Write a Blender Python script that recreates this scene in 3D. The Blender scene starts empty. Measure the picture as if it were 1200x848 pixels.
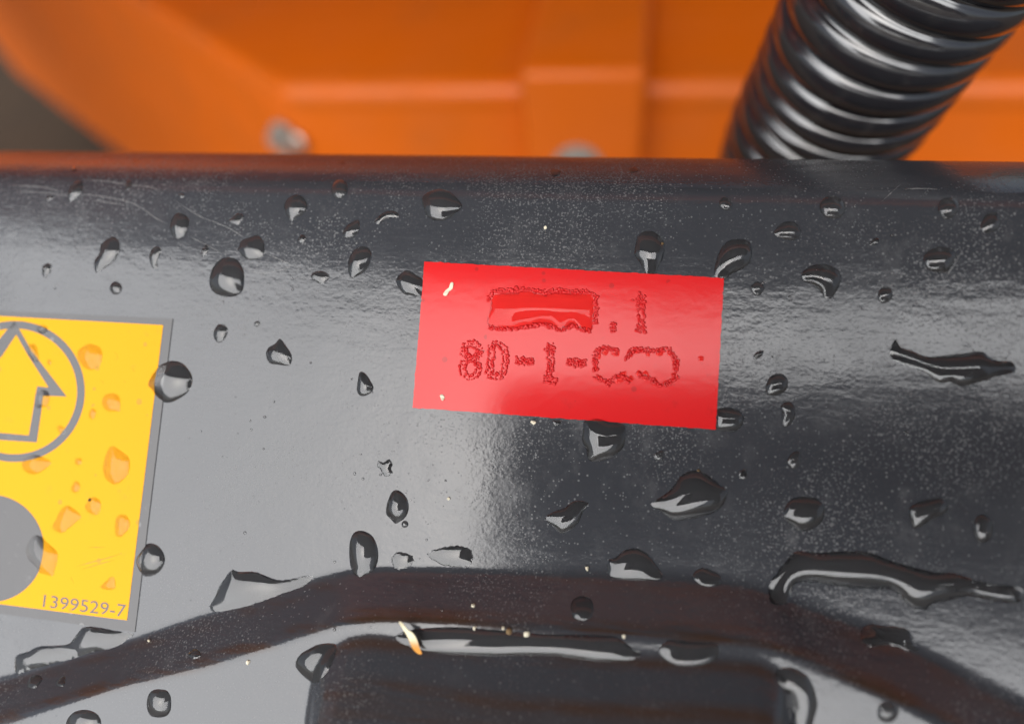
import bpy, bmesh, math, random
import numpy as np
from mathutils import Vector, Matrix, geometry, noise as mnoise

random.seed(7)
rng = np.random.default_rng(7)
SC = bpy.context.scene
COL = SC.collection

# ------------------------------------------------------------------ frames
# real scale, metres. Panel frame (u right, v up the slope, n out of the cover).
W, H, F = 1200.0, 848.0, 808.0
CX, CY = 600.0, 424.0
DIST = 0.121
ELEV = math.radians(55)          # elevation of the cover's normal
OW = np.array([0.0, 0.0, 0.9])
RW = np.array([[1, 0, 0], [0, math.sin(ELEV), math.cos(ELEV)], [0, -math.cos(ELEV), math.sin(ELEV)]], float).T
n_c = np.array([-0.148, 0.080, 1.0]); n_c /= np.linalg.norm(n_c)


def frame(r):
    u = np.array([1.0, r, 0.0]); u[2] = -(u[0] * n_c[0] + u[1] * n_c[1]) / n_c[2]
    u /= np.linalg.norm(u)
    return np.array([u, np.cross(n_c, u), n_c])        # rows: u,v,n in camera axes = camera -> local


def proj_l(R, P):
    """local points -> pixels"""
    P = np.atleast_2d(P)
    c = P @ R + np.array([0, 0, -DIST])
    return np.stack([CX + F * c[:, 0] / -c[:, 2], CY - F * c[:, 1] / -c[:, 2]], 1)


def unproj_R(R, px, py, n):
    d = np.stack([(np.asarray(px, float) - CX) / F, -(np.asarray(py, float) - CY) / F, -np.ones_like(np.asarray(px, float))], -1) @ R.T
    o = R @ np.array([0, 0, DIST])
    t = (n - o[2]) / d[..., 2]
    return o[0] + d[..., 0] * t, o[1] + d[..., 1] * t


lo, hi = -0.3, 0.3
for _ in range(50):
    mid = (lo + hi) / 2
    R = frame(mid)
    _, v = unproj_R(R, np.array([600.0]), np.array([190.0]), -0.002)
    p = proj_l(R, [[-0.08, v[0], -0.002], [0.08, v[0], -0.002]])
    s = (p[1, 1] - p[0, 1]) / (p[1, 0] - p[0, 0])
    if s > 0.0120: lo = mid
    else: hi = mid
RLC = frame((lo + hi) / 2)
CAM_L = RLC @ np.array([0, 0, DIST])


def unproj(px, py, n=0.0):
    return unproj_R(RLC, px, py, n)


def l2w(P):
    return np.atleast_2d(P) @ RW.T + OW


def c2w(P):
    """camera axes point (x right, y up, z back) -> world"""
    return l2w(np.atleast_2d(P) @ RLC.T + CAM_L)


def pix(px, py, depth):
    return c2w(np.array([[(px - CX) / F * depth, -(py - CY) / F * depth, -depth]]))[0]


CAM_W = c2w([[0, 0, 0]])[0]
CAM_ROT = RW @ RLC


def ray_w(px, py):
    d = CAM_ROT @ np.array([(px - CX) / F, -(py - CY) / F, -1.0])
    return d


def hit_y(px, py, Y):
    d = ray_w(px, py); return CAM_W + d * ((Y - CAM_W[1]) / d[1])


def hit_z(px, py, Z):
    d = ray_w(px, py); return CAM_W + d * ((Z - CAM_W[2]) / d[2])


# ------------------------------------------------------------------ camera
cd = bpy.data.cameras.new('camera'); cam = bpy.data.objects.new('camera', cd); COL.objects.link(cam)
m = Matrix([list(CAM_ROT[i]) + [CAM_W[i]] for i in range(3)] + [[0, 0, 0, 1]])
cam.matrix_world = m
cd.sensor_width = 36; cd.lens = 36 * F / W
cd.clip_start = 0.012; cd.clip_end = 2000
cd.dof.use_dof = True; cd.dof.focus_distance = 0.1215; cd.dof.aperture_fstop = 24.24 / 4.8
SC.camera = cam

# ------------------------------------------------------------------ light
SUN_EL, SUN_AZ = math.radians(51), math.radians(189)     # azimuth clockwise from +Y: behind the viewer, to the left
wd = bpy.data.worlds.new('World'); SC.world = wd; wd.use_nodes = True
nt = wd.node_tree; nt.nodes.clear()
sky = nt.nodes.new('ShaderNodeTexSky'); sky.sky_type = 'NISHITA'; sky.sun_disc = False
sky.sun_elevation = SUN_EL; sky.sun_rotation = SUN_AZ; sky.air_density = 1.0; sky.dust_density = 3.0; sky.ozone_density = 1.0
hs = nt.nodes.new('ShaderNodeHueSaturation'); hs.inputs['Saturation'].default_value = 0.6
bgn = nt.nodes.new('ShaderNodeBackground'); bgn.inputs['Strength'].default_value = 0.07
outw = nt.nodes.new('ShaderNodeOutputWorld')
nt.links.new(sky.outputs[0], hs.inputs['Color']); nt.links.new(hs.outputs[0], bgn.inputs[0]); nt.links.new(bgn.outputs[0], outw.inputs[0])
sd = bpy.data.lights.new('sun', 'SUN'); sd.energy = 4.6; sd.angle = math.radians(90); sd.color = (1, 0.995, 0.985)
sun = bpy.data.objects.new('sun', sd); COL.objects.link(sun)
sdir = Vector((math.sin(SUN_AZ) * math.cos(SUN_EL), math.cos(SUN_AZ) * math.cos(SUN_EL), math.sin(SUN_EL)))
sun.rotation_euler = sdir.to_track_quat('Z', 'Y').to_euler(); sun.location = (0, 0, 3)
SC.view_settings.view_transform = 'Standard'; SC.view_settings.look = 'None'
SC.view_settings.exposure = 0.55; SC.view_settings.gamma = 1.0
SC.cycles.use_denoising = True
SC.cycles.max_bounces = 14; SC.cycles.transmission_bounces = 10; SC.cycles.glossy_bounces = 6; SC.cycles.diffuse_bounces = 8
SC.cycles.sample_clamp_indirect = 6.0


# ------------------------------------------------------------------ materials
def mat(name, color=(0.5, 0.5, 0.5), rough=0.5, ior=1.5, metal=0.0):
    mt = bpy.data.materials.new(name); mt.use_nodes = True
    b = mt.node_tree.nodes['Principled BSDF']
    b.inputs['Base Color'].default_value = (*color, 1); b.inputs['Roughness'].default_value = rough
    b.inputs['IOR'].default_value = ior; b.inputs['Metallic'].default_value = metal
    return mt, mt.node_tree, b


def N(t, kind, **kw):
    n = t.nodes.new('ShaderNode' + kind)
    for k, v in kw.items():
        if k in n.inputs: n.inputs[k].default_value = v
        else: setattr(n, k, v)
    return n


def ramp(t, src, p0, p1, c0=0.0, c1=1.0):
    mr = t.nodes.new('ShaderNodeMapRange'); mr.inputs[1].default_value = p0; mr.inputs[2].default_value = p1
    mr.inputs[3].default_value = c0; mr.inputs[4].default_value = c1; mr.interpolation_type = 'SMOOTHSTEP'
    t.links.new(src, mr.inputs[0]); return mr.outputs[0]


def math_n(t, op, a, b):
    n = t.nodes.new('ShaderNodeMath'); n.operation = op
    for i, x in enumerate((a, b)):
        if isinstance(x, (int, float)): n.inputs[i].default_value = x
        else: t.links.new(x, n.inputs[i])
    return n.outputs[0]


def mixc(t, fac, a, b):
    n = t.nodes.new('ShaderNodeMix'); n.data_type = 'RGBA'
    if isinstance(fac, (int, float)): n.inputs[0].default_value = fac
    else: t.links.new(fac, n.inputs[0])
    for i, x in ((6, a), (7, b)):
        if isinstance(x, tuple): n.inputs[i].default_value = (*x, 1)
        else: t.links.new(x, n.inputs[i])
    return n.outputs[2]


def coords(t):
    return t.nodes.new('ShaderNodeTexCoord').outputs['Object']


def noise_n(t, co, scale, detail=2.0, rough=0.5, stretch=None):
    if stretch:
        mp = t.nodes.new('ShaderNodeMapping'); mp.inputs['Scale'].default_value = stretch
        t.links.new(co, mp.inputs[0]); co = mp.outputs[0]
    n = t.nodes.new('ShaderNodeTexNoise'); n.inputs['Scale'].default_value = scale
    n.inputs['Detail'].default_value = detail; n.inputs['Roughness'].default_value = rough
    t.links.new(co, n.inputs['Vector']); return n.outputs[0]


def specks(t, co, scale, rmax):
    """irregular dots: radius varies per cell, many cells empty"""
    v = t.nodes.new('ShaderNodeTexVoronoi'); v.inputs['Scale'].default_value = scale
    t.links.new(co, v.inputs['Vector'])
    sep = t.nodes.new('ShaderNodeSeparateColor'); t.links.new(v.outputs['Color'], sep.inputs[0])
    r = math_n(t, 'MULTIPLY', math_n(t, 'POWER', sep.outputs[0], 5.0), rmax)
    d = math_n(t, 'SUBTRACT', r, v.outputs['Distance'])
    return ramp(t, d, -0.02, 0.05)


def paint_material():
    mt, t, b = mat('black_gloss_paint', (0.022, 0.023, 0.025), 0.2, 1.63)
    co = coords(t)
    s1 = specks(t, co, 2100.0, 0.42)
    s2 = specks(t, co, 620.0, 0.16)
    patch = ramp(t, noise_n(t, co, 45.0, 3), 0.36, 0.66)
    fine = ramp(t, noise_n(t, co, 2600.0, 2), 0.54, 0.70, 0, 0.8)
    finep = math_n(t, 'MULTIPLY', fine, patch)
    sm = ramp(t, noise_n(t, co, 120.0, 6, 0.72, (1.6, 1.0, 1.0)), 0.52, 0.78, 0, 0.35)
    dust = math_n(t, 'MAXIMUM', math_n(t, 'MAXIMUM', math_n(t, 'MULTIPLY', s1, 0.9), math_n(t, 'MULTIPLY', s2, 0.8)), math_n(t, 'MAXIMUM', finep, sm))
    area = ramp(t, noise_n(t, co, 22.0, 2), 0.34, 0.66, 0.18, 1.0)
    dust = math_n(t, 'MULTIPLY', math_n(t, 'MULTIPLY', dust, area), 0.62)
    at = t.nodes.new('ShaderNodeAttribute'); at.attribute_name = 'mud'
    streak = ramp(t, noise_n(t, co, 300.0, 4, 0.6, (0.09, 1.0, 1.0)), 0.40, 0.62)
    brown_refl_f = math_n(t, 'MULTIPLY', at.outputs['Fac'], streak)
    base = mixc(t, brown_refl_f, (0.041, 0.044, 0.051), (0.050, 0.026, 0.015))  # second colour is the brown reflection tint, painted into the base
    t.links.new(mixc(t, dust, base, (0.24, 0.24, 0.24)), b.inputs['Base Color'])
    rb = ramp(t, noise_n(t, co, 60.0, 4), 0.3, 0.75, 0.13, 0.21)
    rr = t.nodes.new('ShaderNodeMix'); t.links.new(dust, rr.inputs[0]); t.links.new(rb, rr.inputs[2]); rr.inputs[3].default_value = 0.8
    t.links.new(rr.outputs[0], b.inputs['Roughness'])
    sp = math_n(t, 'SUBTRACT', 0.5, math_n(t, 'MULTIPLY', dust, 0.42))
    t.links.new(sp, b.inputs['Specular IOR Level'])
    # orange-peel paint relief
    w1 = noise_n(t, co, 420.0, 3, 0.55, (0.75, 1.3, 1.0)); w2 = noise_n(t, co, 1400.0, 2)
    hsum = math_n(t, 'ADD', math_n(t, 'MULTIPLY', w1, 1.0), math_n(t, 'MULTIPLY', w2, 0.45))
    hsum = math_n(t, 'ADD', hsum, math_n(t, 'MULTIPLY', noise_n(t, co, 70.0, 1), 2.5))
    hsum = math_n(t, 'ADD', hsum, math_n(t, 'MULTIPLY', noise_n(t, co, 260.0, 4, 0.6, (0.10, 1.0, 1.0)), 0.9))
    bp = N(t, 'Bump'); bp.inputs['Strength'].default_value = 1.0; bp.inputs['Distance'].default_value = 0.00006
    t.links.new(hsum, bp.inputs['Height']); t.links.new(bp.outputs[0], b.inputs['Normal'])
    return mt


def orange_material():
    mt, t, b = mat('orange_machine_paint', (0.62, 0.155, 0.012), 0.32, 1.42)
    co = coords(t)
    d = ramp(t, noise_n(t, co, 14.0, 5, 0.6), 0.42, 0.8, 0, 0.5)
    t.links.new(mixc(t, d, (0.66, 0.125, 0.003), (0.48, 0.115, 0.016)), b.inputs['Base Color'])
    t.links.new(ramp(t, noise_n(t, co, 20.0, 4), 0.3, 0.8, 0.38, 0.6), b.inputs['Roughness'])
    bp = N(t, 'Bump'); bp.inputs['Distance'].default_value = 0.0004; bp.inputs['Strength'].default_value = 0.5
    t.links.new(noise_n(t, co, 150.0, 3), bp.inputs['Height']); t.links.new(bp.outputs[0], b.inputs['Normal'])
    return mt


def sheet_material(name, c, rough, spot=(0.2, 0.2, 0.2), spots=0.5, bump=0.00002, ior=1.5):
    mt, t, b = mat(name, c, rough, ior)
    co = coords(t)
    s = math_n(t, 'MULTIPLY', specks(t, co, 420.0, 0.3), spots)
    sm = math_n(t, 'MULTIPLY', ramp(t, noise_n(t, co, 260.0, 5, 0.7), 0.6, 0.78), spots * 0.6)
    t.links.new(mixc(t, math_n(t, 'MAXIMUM', s, sm), c, spot), b.inputs['Base Color'])
    bp = N(t, 'Bump'); bp.inputs['Distance'].default_value = bump; bp.inputs['Strength'].default_value = 1
    hs_ = math_n(t, 'ADD', noise_n(t, co, 500.0, 3), math_n(t, 'MULTIPLY', noise_n(t, co, 90.0, 2), 1.5))
    t.links.new(hs_, bp.inputs['Height']); t.links.new(bp.outputs[0], b.inputs['Normal'])
    return mt


M_PAINT = paint_material()
M_ORANGE = orange_material()
M_RED = sheet_material('red_engraving_plastic', (0.68, 0.018, 0.020), 0.14, (0.45, 0.02, 0.02), 0.8, 0.00002, 1.39)
M_REDCUT = sheet_material('engraved_red_plastic', (0.62, 0.010, 0.012), 0.2, (0.4, 0.01, 0.01), 0.6)
M_REDEDGE, _, _ = mat('pale_red_cut_edge', (0.75, 0.22, 0.20), 0.6)
M_YEL = sheet_material('yellow_decal_print', (0.76, 0.356, 0.006), 0.42, (0.42, 0.26, 0.04), 0.7, 0.00002, 1.22)
M_DECALBLK = sheet_material('black_decal_print', (0.045, 0.043, 0.045), 0.22, (0.16, 0.16, 0.16), 0.6, 0.00003, 1.56)
M_WATER, _t, _b = mat('water', (1, 1, 1), 0.0, 1.333); _b.inputs['Transmission Weight'].default_value = 1.0; _b.inputs['IOR'].default_value = 1.64
M_WATERP, _t, _b = mat('clear_water', (1, 1, 1), 0.0, 1.28); _b.inputs['Transmission Weight'].default_value = 1.0
M_WATERF, _t, _b = mat('film_water', (1, 1, 1), 0.0, 1.30); _b.inputs['Transmission Weight'].default_value = 1.0
M_WET, _, _b = mat('wetted_paint', (0.082, 0.084, 0.089), 0.9); _b.inputs['Specular IOR Level'].default_value = 0.0
M_WETRED, _, _b = mat('wetted_red_plastic', (0.95, 0.040, 0.035), 0.9); _b.inputs['Specular IOR Level'].default_value = 0.0
M_SCR, _, _ = mat('scratched_paint', (0.34, 0.34, 0.33), 0.7)


def hose_material():
    mt, t, b = mat('black_hose_plastic', (0.018, 0.018, 0.021), 0.27, 2.0)
    co = coords(t)
    t.links.new(ramp(t, noise_n(t, co, 120.0, 4), 0.3, 0.8, 0.12, 0.22), b.inputs['Roughness'])
    t.links.new(mixc(t, ramp(t, noise_n(t, co, 200.0, 5, .7), 0.5, 0.85, 0, 0.5), (0.018, 0.018, 0.021), (0.09, 0.085, 0.08)), b.inputs['Base Color'])
    return mt


M_HOSE = hose_material()
M_ZINC, _, _ = mat('zinc_plated_steel', (0.55, 0.54, 0.50), 0.33, 1.5, 0.9)
M_DULLSTEEL, _, _ = mat('dull_grey_steel', (0.30, 0.29, 0.26), 0.55, 1.5, 0.3)
M_BLACK, _, _ = mat('plain_black', (0.02, 0.02, 0.022), 0.5)  # plain black, shared by the added sky blocker and a fleck
M_PHONE, _, _ = mat('dark_phone_back', (0.10, 0.10, 0.115), 0.45)
M_GLASS, _, _ = mat('dark_lens_glass', (0.01, 0.01, 0.012), 0.05)
M_LEAF, _t, _b = mat('dry_leaf', (0.75, 0.62, 0.36), 0.7)
M_CRUMB, _, _ = mat('brown_crumb', (0.20, 0.13, 0.06), 0.8)
M_FIBRE, _, _ = mat('pale_fibre', (0.78, 0.72, 0.55), 0.7)


def ground_material():
    mt, t, b = mat('trodden_soil', (0.16, 0.11, 0.055), 0.9)
    co = coords(t)
    t.links.new(mixc(t, noise_n(t, co, 6.0, 8, .6), (0.020, 0.009, 0.002), (0.048, 0.024, 0.007)), b.inputs['Base Color'])
    bp = N(t, 'Bump'); bp.inputs['Distance'].default_value = 0.02
    t.links.new(noise_n(t, co, 25.0, 6), bp.inputs['Height']); t.links.new(bp.outputs[0], b.inputs['Normal'])
    return mt


M_SOIL = ground_material()


# ------------------------------------------------------------------ mesh helpers
def make(name, verts, faces, material, parent=None, smooth=False, origin=None, mats=None, face_mat=None):
    """world-space verts -> ONE object whose origin sits at its own place"""
    V = np.asarray(verts, float)
    o0 = V.mean(0) if origin is None else np.asarray(origin, float)
    me = bpy.data.meshes.new(name)
    me.from_pydata([tuple(x) for x in (V - o0)], [], [tuple(int(i) for i in f) for f in faces])
    for mm in (mats or [material]): me.materials.append(mm)
    if face_mat is not None: me.polygons.foreach_set('material_index', np.asarray(face_mat, dtype=np.int32))
    if smooth: me.polygons.foreach_set('use_smooth', np.ones(len(me.polygons), dtype=bool))
    me.update()
    ob = bpy.data.objects.new(name, me); COL.objects.link(ob)
    ob.location = o0
    if parent is not None:
        ob.parent = parent; ob.location = Vector(o0) - Vector(parent.location)
    return ob


def tag(o, label=None, cat=None, group=None, kind=None):
    for k, v in (('label', label), ('category', cat), ('group', group), ('kind', kind)):
        if v: o[k] = v
    return o


def bev(ob, width, seg=3):
    md = ob.modifiers.new('bevel', 'BEVEL'); md.width = width; md.segments = seg; md.limit_method = 'ANGLE'; md.angle_limit = math.radians(30)
    ob.data.polygons.foreach_set('use_smooth', np.ones(len(ob.data.polygons), dtype=bool))
    return ob


def prism(poly, z0, z1):
    """vertical prism from a counter-clockwise plan polygon"""
    n = len(poly)
    V = [(x, y, z0) for x, y in poly] + [(x, y, z1) for x, y in poly]
    Fc = [tuple(range(n))[::-1], tuple(range(n, 2 * n))] + [(i, (i + 1) % n, n + (i + 1) % n, n + i) for i in range(n)]
    return V, Fc


def slab(P, nrm, thick):
    """polygon P (3d, planar) thickened along -nrm"""
    P = np.asarray(P); n = len(P); Q = P - np.asarray(nrm) * thick
    Fc = [tuple(range(n)), tuple(range(n, 2 * n))[::-1]] + [(i, n + i, n + (i + 1) % n, (i + 1) % n) for i in range(n)]
    return np.vstack([P, Q]), Fc


# ------------------------------------------------------------------ the cover's surface
H1 = 0.0058
KC = 3.6
_, V1 = unproj(600.0, 335.0); V1 = float(V1)


def lip_profile(v0):
    """rolled edge: tight roll, a sloping flange, then the turned-down rim"""
    a0 = 2 * KC * (v0 - V1)
    segs = [(a0, 0.72, 0.0046, 24), (0.72, 0.93, 0.0070, 18), (0.93, 1.07, 0.0105, 16), (1.07, 1.75, 0.0016, 12)]
    v, n = [v0], [-KC * (v0 - V1) ** 2]
    for s0, s1, ln, k in segs:
        for t in (np.arange(k) + 0.5) / k:
            a = s0 + (s1 - s0) * t
            v.append(v[-1] + math.cos(a) * ln / k); n.append(n[-1] - math.sin(a) * ln / k)
    return np.array(v), np.array(n)


def lip_top_px(v0):
    v, n = lip_profile(v0)
    return proj_l(RLC, np.stack([0 * v, v, n], 1))[:, 1].min()


lo, hi = V1, V1 + 0.06
for _ in range(50):
    mid = (lo + hi) / 2
    if lip_top_px(mid) > 183.5: lo = mid
    else: hi = mid
VL0 = (lo + hi) / 2
PV, PN = lip_profile(VL0)
NMON = int(np.argmax(PV)) + 1


def n0(v):
    v = np.asarray(v, float)
    base = -KC * np.maximum(0, v - V1) ** 2
    return np.where(v > VL0, np.interp(v, PV[:NMON], PN[:NMON]), base)


def smooth_line(pts, n):
    p = np.array(pts, float)
    u, v = unproj(p[:, 0], p[:, 1], n)
    uu = np.linspace(u[0], u[-1], 800)
    vv = np.interp(uu, u, v)
    k = np.hanning(41); k /= k.sum()
    pad = np.concatenate([vv[0] + (vv[1] - vv[0]) * np.arange(-20, 0), vv, vv[-1] + (vv[-1] - vv[-2]) * np.arange(1, 21)])
    return uu, np.convolve(pad, k, 'valid')


FOOT = smooth_line([(-260, 860), (34, 785), (145, 752), (235, 720), (330, 691), (390, 671), (425, 666), (480, 666), (560, 667), (650, 670), (740, 671),
                    (800, 673), (850, 679), (900, 689), (935, 708), (1000, 728), (1060, 753), (1110, 778), (1166, 806), (1420, 930)], 0.0)
CREST = smooth_line([(-260, 930), (34, 839), (133, 807), (240, 783), (320, 758), (400, 731), (450, 727), (530, 730), (620, 737), (750, 746), (845, 752),
                     (900, 757), (950, 778), (1000, 799), (1050, 820), (1100, 848), (1300, 960)], H1)
FOOT2 = smooth_line([(325, 880), (355, 815), (364, 792), (374, 771), (390, 755), (410, 745), (435, 742), (480, 747), (560, 757), (650, 763), (750, 767), (850, 768), (885, 771), (906, 781), (922, 798), (934, 828), (950, 870), (975, 930)], H1)
UL = unproj(361.0, 830.0, H1)[0]; UR = unproj(936.0, 830.0, H1)[0]


def sp(x, k):
    return np.logaddexp(0, x / k) * k


def softmin(a, b, k):
    return -np.logaddexp(-a / k, -b / k) * k


def hpanel(u, v):
    u = np.asarray(u, float); v = np.asarray(v, float)
    f = np.interp(u, *FOOT); c = np.interp(u, *CREST)
    t = (f - v) / np.maximum(f - c, 1e-4)
    h = n0(v) + H1 * (sp(t, 0.05) - sp(t - 1, 0.045))
    f2 = np.interp(u, *FOOT2)
    wedge = (f2 - v) * 0.66
    side = np.minimum(u - UL, UR - u) * 1.7
    h2 = softmin(softmin(wedge, side, 0.0016), 0.017 + 0 * u, 0.0012)
    h2 = sp(h2, 0.00025)
    return h + h2


def surf(px, py):
    """pixels of the photograph -> points of the cover (local u,v,n)"""
    px = np.asarray(px, float); py = np.asarray(py, float)
    n = np.zeros_like(px)
    for _ in range(60):
        u, v = unproj(px, py, n)
        n = n + 0.6 * (hpanel(u, v) - n)
    u, v = unproj(px, py, n)
    return np.stack([u, v, hpanel(u, v)], -1)


def build_cover():
    u = np.linspace(-0.165, 0.165, 700)
    vb = float(unproj(600.0, 1010.0)[1])
    v = np.concatenate([np.linspace(vb, VL0, 380)])
    U, Vv = np.meshgrid(u, v)
    Nn = hpanel(U, Vv)
    rows = [np.stack([U, Vv, Nn], -1)]
    for vv_, nn_ in zip(PV[1:], PN[1:]):
        rows.append(np.stack([u, np.full_like(u, vv_), np.full_like(u, nn_)], -1)[None])
    last = rows[-1][0]
    for d in (0.004, 0.012, 0.03):
        q = last.copy(); q[:, 2] -= d; q[:, 1] -= d * 0.05; rows.append(q[None])
    G = np.concatenate(rows, 0)
    # end skirts: outer columns and the bottom row turn down
    dn = np.array([0, 0, -0.03])
    L = G[:, :1] + np.array([-0.002, 0, -0.03]); Rr = G[:, -1:] + np.array([0.002, 0, -0.03])
    G = np.concatenate([L, G, Rr], 1)
    B = G[:1] + np.array([0, -0.002, -0.03])
    G = np.concatenate([B, G], 0)
    nr, nc = G.shape[:2]
    idx = np.arange(nr * nc).reshape(nr, nc)
    Fc = np.stack([idx[:-1, :-1], idx[:-1, 1:], idx[1:, 1:], idx[1:, :-1]], -1).reshape(-1, 4)
    Vw = l2w(G.reshape(-1, 3))
    me = bpy.data.meshes.new('machine_cover')
    me.vertices.add(len(Vw)); me.vertices.foreach_set('co', (Vw - OW).ravel())
    me.loops.add(len(Fc) * 4); me.loops.foreach_set('vertex_index', Fc.ravel().astype(np.int32))
    me.polygons.add(len(Fc)); me.polygons.foreach_set('loop_start', (np.arange(len(Fc)) * 4).astype(np.int32))
    me.polygons.foreach_set('loop_total', np.full(len(Fc), 4, dtype=np.int32))
    me.update(calc_edges=True); me.validate()
    me.polygons.foreach_set('use_smooth', np.ones(len(me.polygons), dtype=bool))
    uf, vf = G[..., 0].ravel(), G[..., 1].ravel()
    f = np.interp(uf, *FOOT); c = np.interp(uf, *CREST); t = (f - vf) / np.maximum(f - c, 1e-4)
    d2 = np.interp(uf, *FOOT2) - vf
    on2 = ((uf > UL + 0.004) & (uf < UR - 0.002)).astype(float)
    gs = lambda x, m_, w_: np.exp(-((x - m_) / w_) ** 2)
    mud = 0.55 * gs(t, 0.80, 0.07) + 0.9 * gs(t, 0.95, 0.09) + 0.35 * gs(t, 0.22, 0.12) + on2 * (0.7 * gs(d2, 0.0012, 0.0009) + 0.75 * gs(d2, 0.0068, 0.0011) + 0.5 * gs(d2, 0.0105, 0.002))  # brown streaks painted along the steps as the orange machine's reflection
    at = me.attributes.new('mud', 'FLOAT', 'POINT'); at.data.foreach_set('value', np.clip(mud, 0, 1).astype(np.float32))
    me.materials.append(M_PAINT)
    ob = bpy.data.objects.new('machine_cover', me); COL.objects.link(ob); ob.location = OW
    tag(ob, 'black gloss painted machine cover with pressed steps, wet with water drops', 'machine cover')
    return ob


COVER = build_cover()


def ribbon(name, pts_px, width, parent, material, lift=0.00002, base=0.0):
    """a shallow raised line lying on the cover"""
    p = np.array(pts_px, float)
    d = np.r_[0, np.cumsum(np.hypot(*np.diff(p, axis=0).T))]
    s = np.linspace(0, d[-1], max(4, int(d[-1] / 4)))
    q = np.stack([np.interp(s, d, p[:, 0]), np.interp(s, d, p[:, 1])], 1)
    if len(q) > 6:
        k = np.hanning(7); k /= k.sum()
        for j in (0, 1): q[3:-3, j] = np.convolve(q[:, j], k, 'valid')
    P = surf(q[:, 0], q[:, 1]); P[:, 2] += base
    tg = np.gradient(P[:, :2], axis=0); tg /= np.linalg.norm(tg, axis=1)[:, None] + 1e-12
    nn = np.stack([-tg[:, 1], tg[:, 0], 0 * tg[:, 0]], 1)
    w = width * (0.5 + 0.5 * rng.random(len(q)))[:, None] * np.clip(np.minimum(np.arange(len(q)), np.arange(len(q))[::-1]) / 3.0, 0.15, 1)[:, None]
    a = P - nn * w / 2; b = P + nn * w / 2; c = P.copy(); c[:, 2] += lift
    a[:, 2] -= 0.00002; b[:, 2] -= 0.00002
    V = np.concatenate([a, c, b]); n = len(q)
    Fc = [(i, i + 1, n + i + 1, n + i) for i in range(n - 1)] + [(n + i, n + i + 1, 2 * n + i + 1, 2 * n + i) for i in range(n - 1)]
    return make(name, l2w(V), Fc, material, parent)


def zr(ox, oy, pts, s=4.9875):
    return [(ox + x / s, oy + y / s) for x, y in pts]


for pts in (zr(30, 180, [(-100, 185), (20, 190), (100, 195), (160, 210), (240, 236)]),
            zr(30, 180, [(-60, 215), (40, 224), (140, 230), (240, 246), (370, 240), (480, 255), (620, 285), (700, 330), (760, 380), (830, 410)]),
            zr(30, 180, [(330, 152), (420, 158), (500, 165), (580, 180), (740, 195), (800, 230)]),
            zr(30, 180, [(880, 280), (950, 325), (1030, 375), (1110, 402), (1200, 440), (1290, 500)]),
            zr(30, 180, [(380, 268), (480, 285), (600, 305)]),
            zr(30, 180, [(940, 475), (1050, 530), (1160, 590)]),
            zr(260, 180, [(250, 580), (340, 620), (420, 655), (330, 685), (230, 705), (140, 675)]),
            zr(710, 180, [(850, 150), (820, 200), (785, 250)]),
            zr(930, 180, [(625, 180), (570, 230), (515, 280)]),
            zr(930, 180, [(640, 207), (720, 205), (790, 205), (860, 212)]),
            zr(930, 180, [(790, 195), (780, 220), (755, 240)]),
            zr(930, 180, [(1000, 540), (940, 650), (870, 750)])):
    ribbon('scratch', pts, 0.00016, COVER, M_SCR)


# ------------------------------------------------------------------ thin sheets that follow the cover
def px_grid(q, nx, ny):
    q = np.array(q, float)
    s, t = np.meshgrid(np.linspace(0, 1, nx), np.linspace(0, 1, ny))
    s = s[..., None]; t = t[..., None]
    return (1 - s) * (1 - t) * q[0] + s * (1 - t) * q[1] + s * t * q[2] + (1 - s) * t * q[3]      # TL TR BR BL


def sheet(name, quad, z0, z1, material, parent=None, nx=30, ny=20, edge_mat=None, wob=0.0):
    g = px_grid(quad, nx, ny)
    if wob:
        g = g + rng.normal(0, wob, g.shape) * np.array([1, 1])
    P = surf(g[..., 0].ravel(), g[..., 1].ravel())
    top = P + np.array([0, 0, z1]); bot = P + np.array([0, 0, z0])
    n = nx * ny; idx = np.arange(n).reshape(ny, nx)
    Fc = [tuple(x) for x in np.stack([idx[1:, :-1], idx[1:, 1:], idx[:-1, 1:], idx[:-1, :-1]], -1).reshape(-1, 4)]
    nt_ = len(Fc)
    loop = list(idx[-1, :]) + list(idx[::-1, -1][1:]) + list(idx[0, ::-1][1:]) + list(idx[::-1, 0][::-1][1:-1])
    m_ = len(loop)
    # separate side vertices so that the rim stays crisp
    V = np.concatenate([top, top[loop], bot[loop]])
    for i in range(m_):
        j = (i + 1) % m_
        Fc.append((n + m_ + i, n + m_ + j, n + j, n + i))
    fm = [0] * nt_ + [1 if edge_mat else 0] * m_
    return make(name, l2w(V), Fc, material, parent, mats=[material] + ([edge_mat] if edge_mat else []), face_mat=fm)


def flat_poly(name, poly_px, z, thick, material, parent, origin=None):
    """print on a decal: polygon (image pixels, may be concave) as a thin raised film"""
    tri = geometry.tessellate_polygon([[Vector((x, y, 0)) for x, y in poly_px]])
    P = surf([p[0] for p in poly_px], [p[1] for p in poly_px])
    top = P + np.array([0, 0, z + thick]); bot = P + np.array([0, 0, z])
    n = len(poly_px)
    V = np.concatenate([top, bot]); Fc = [tuple(f) for f in tri] + [(i, (i + 1) % n, n + (i + 1) % n, n + i) for i in range(n)]
    ob = make(name, l2w(V), Fc, material, parent)
    bm = bmesh.new(); bm.from_mesh(ob.data); bmesh.ops.recalc_face_normals(bm, faces=bm.faces); bm.to_mesh(ob.data); bm.free()
    return ob


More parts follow.
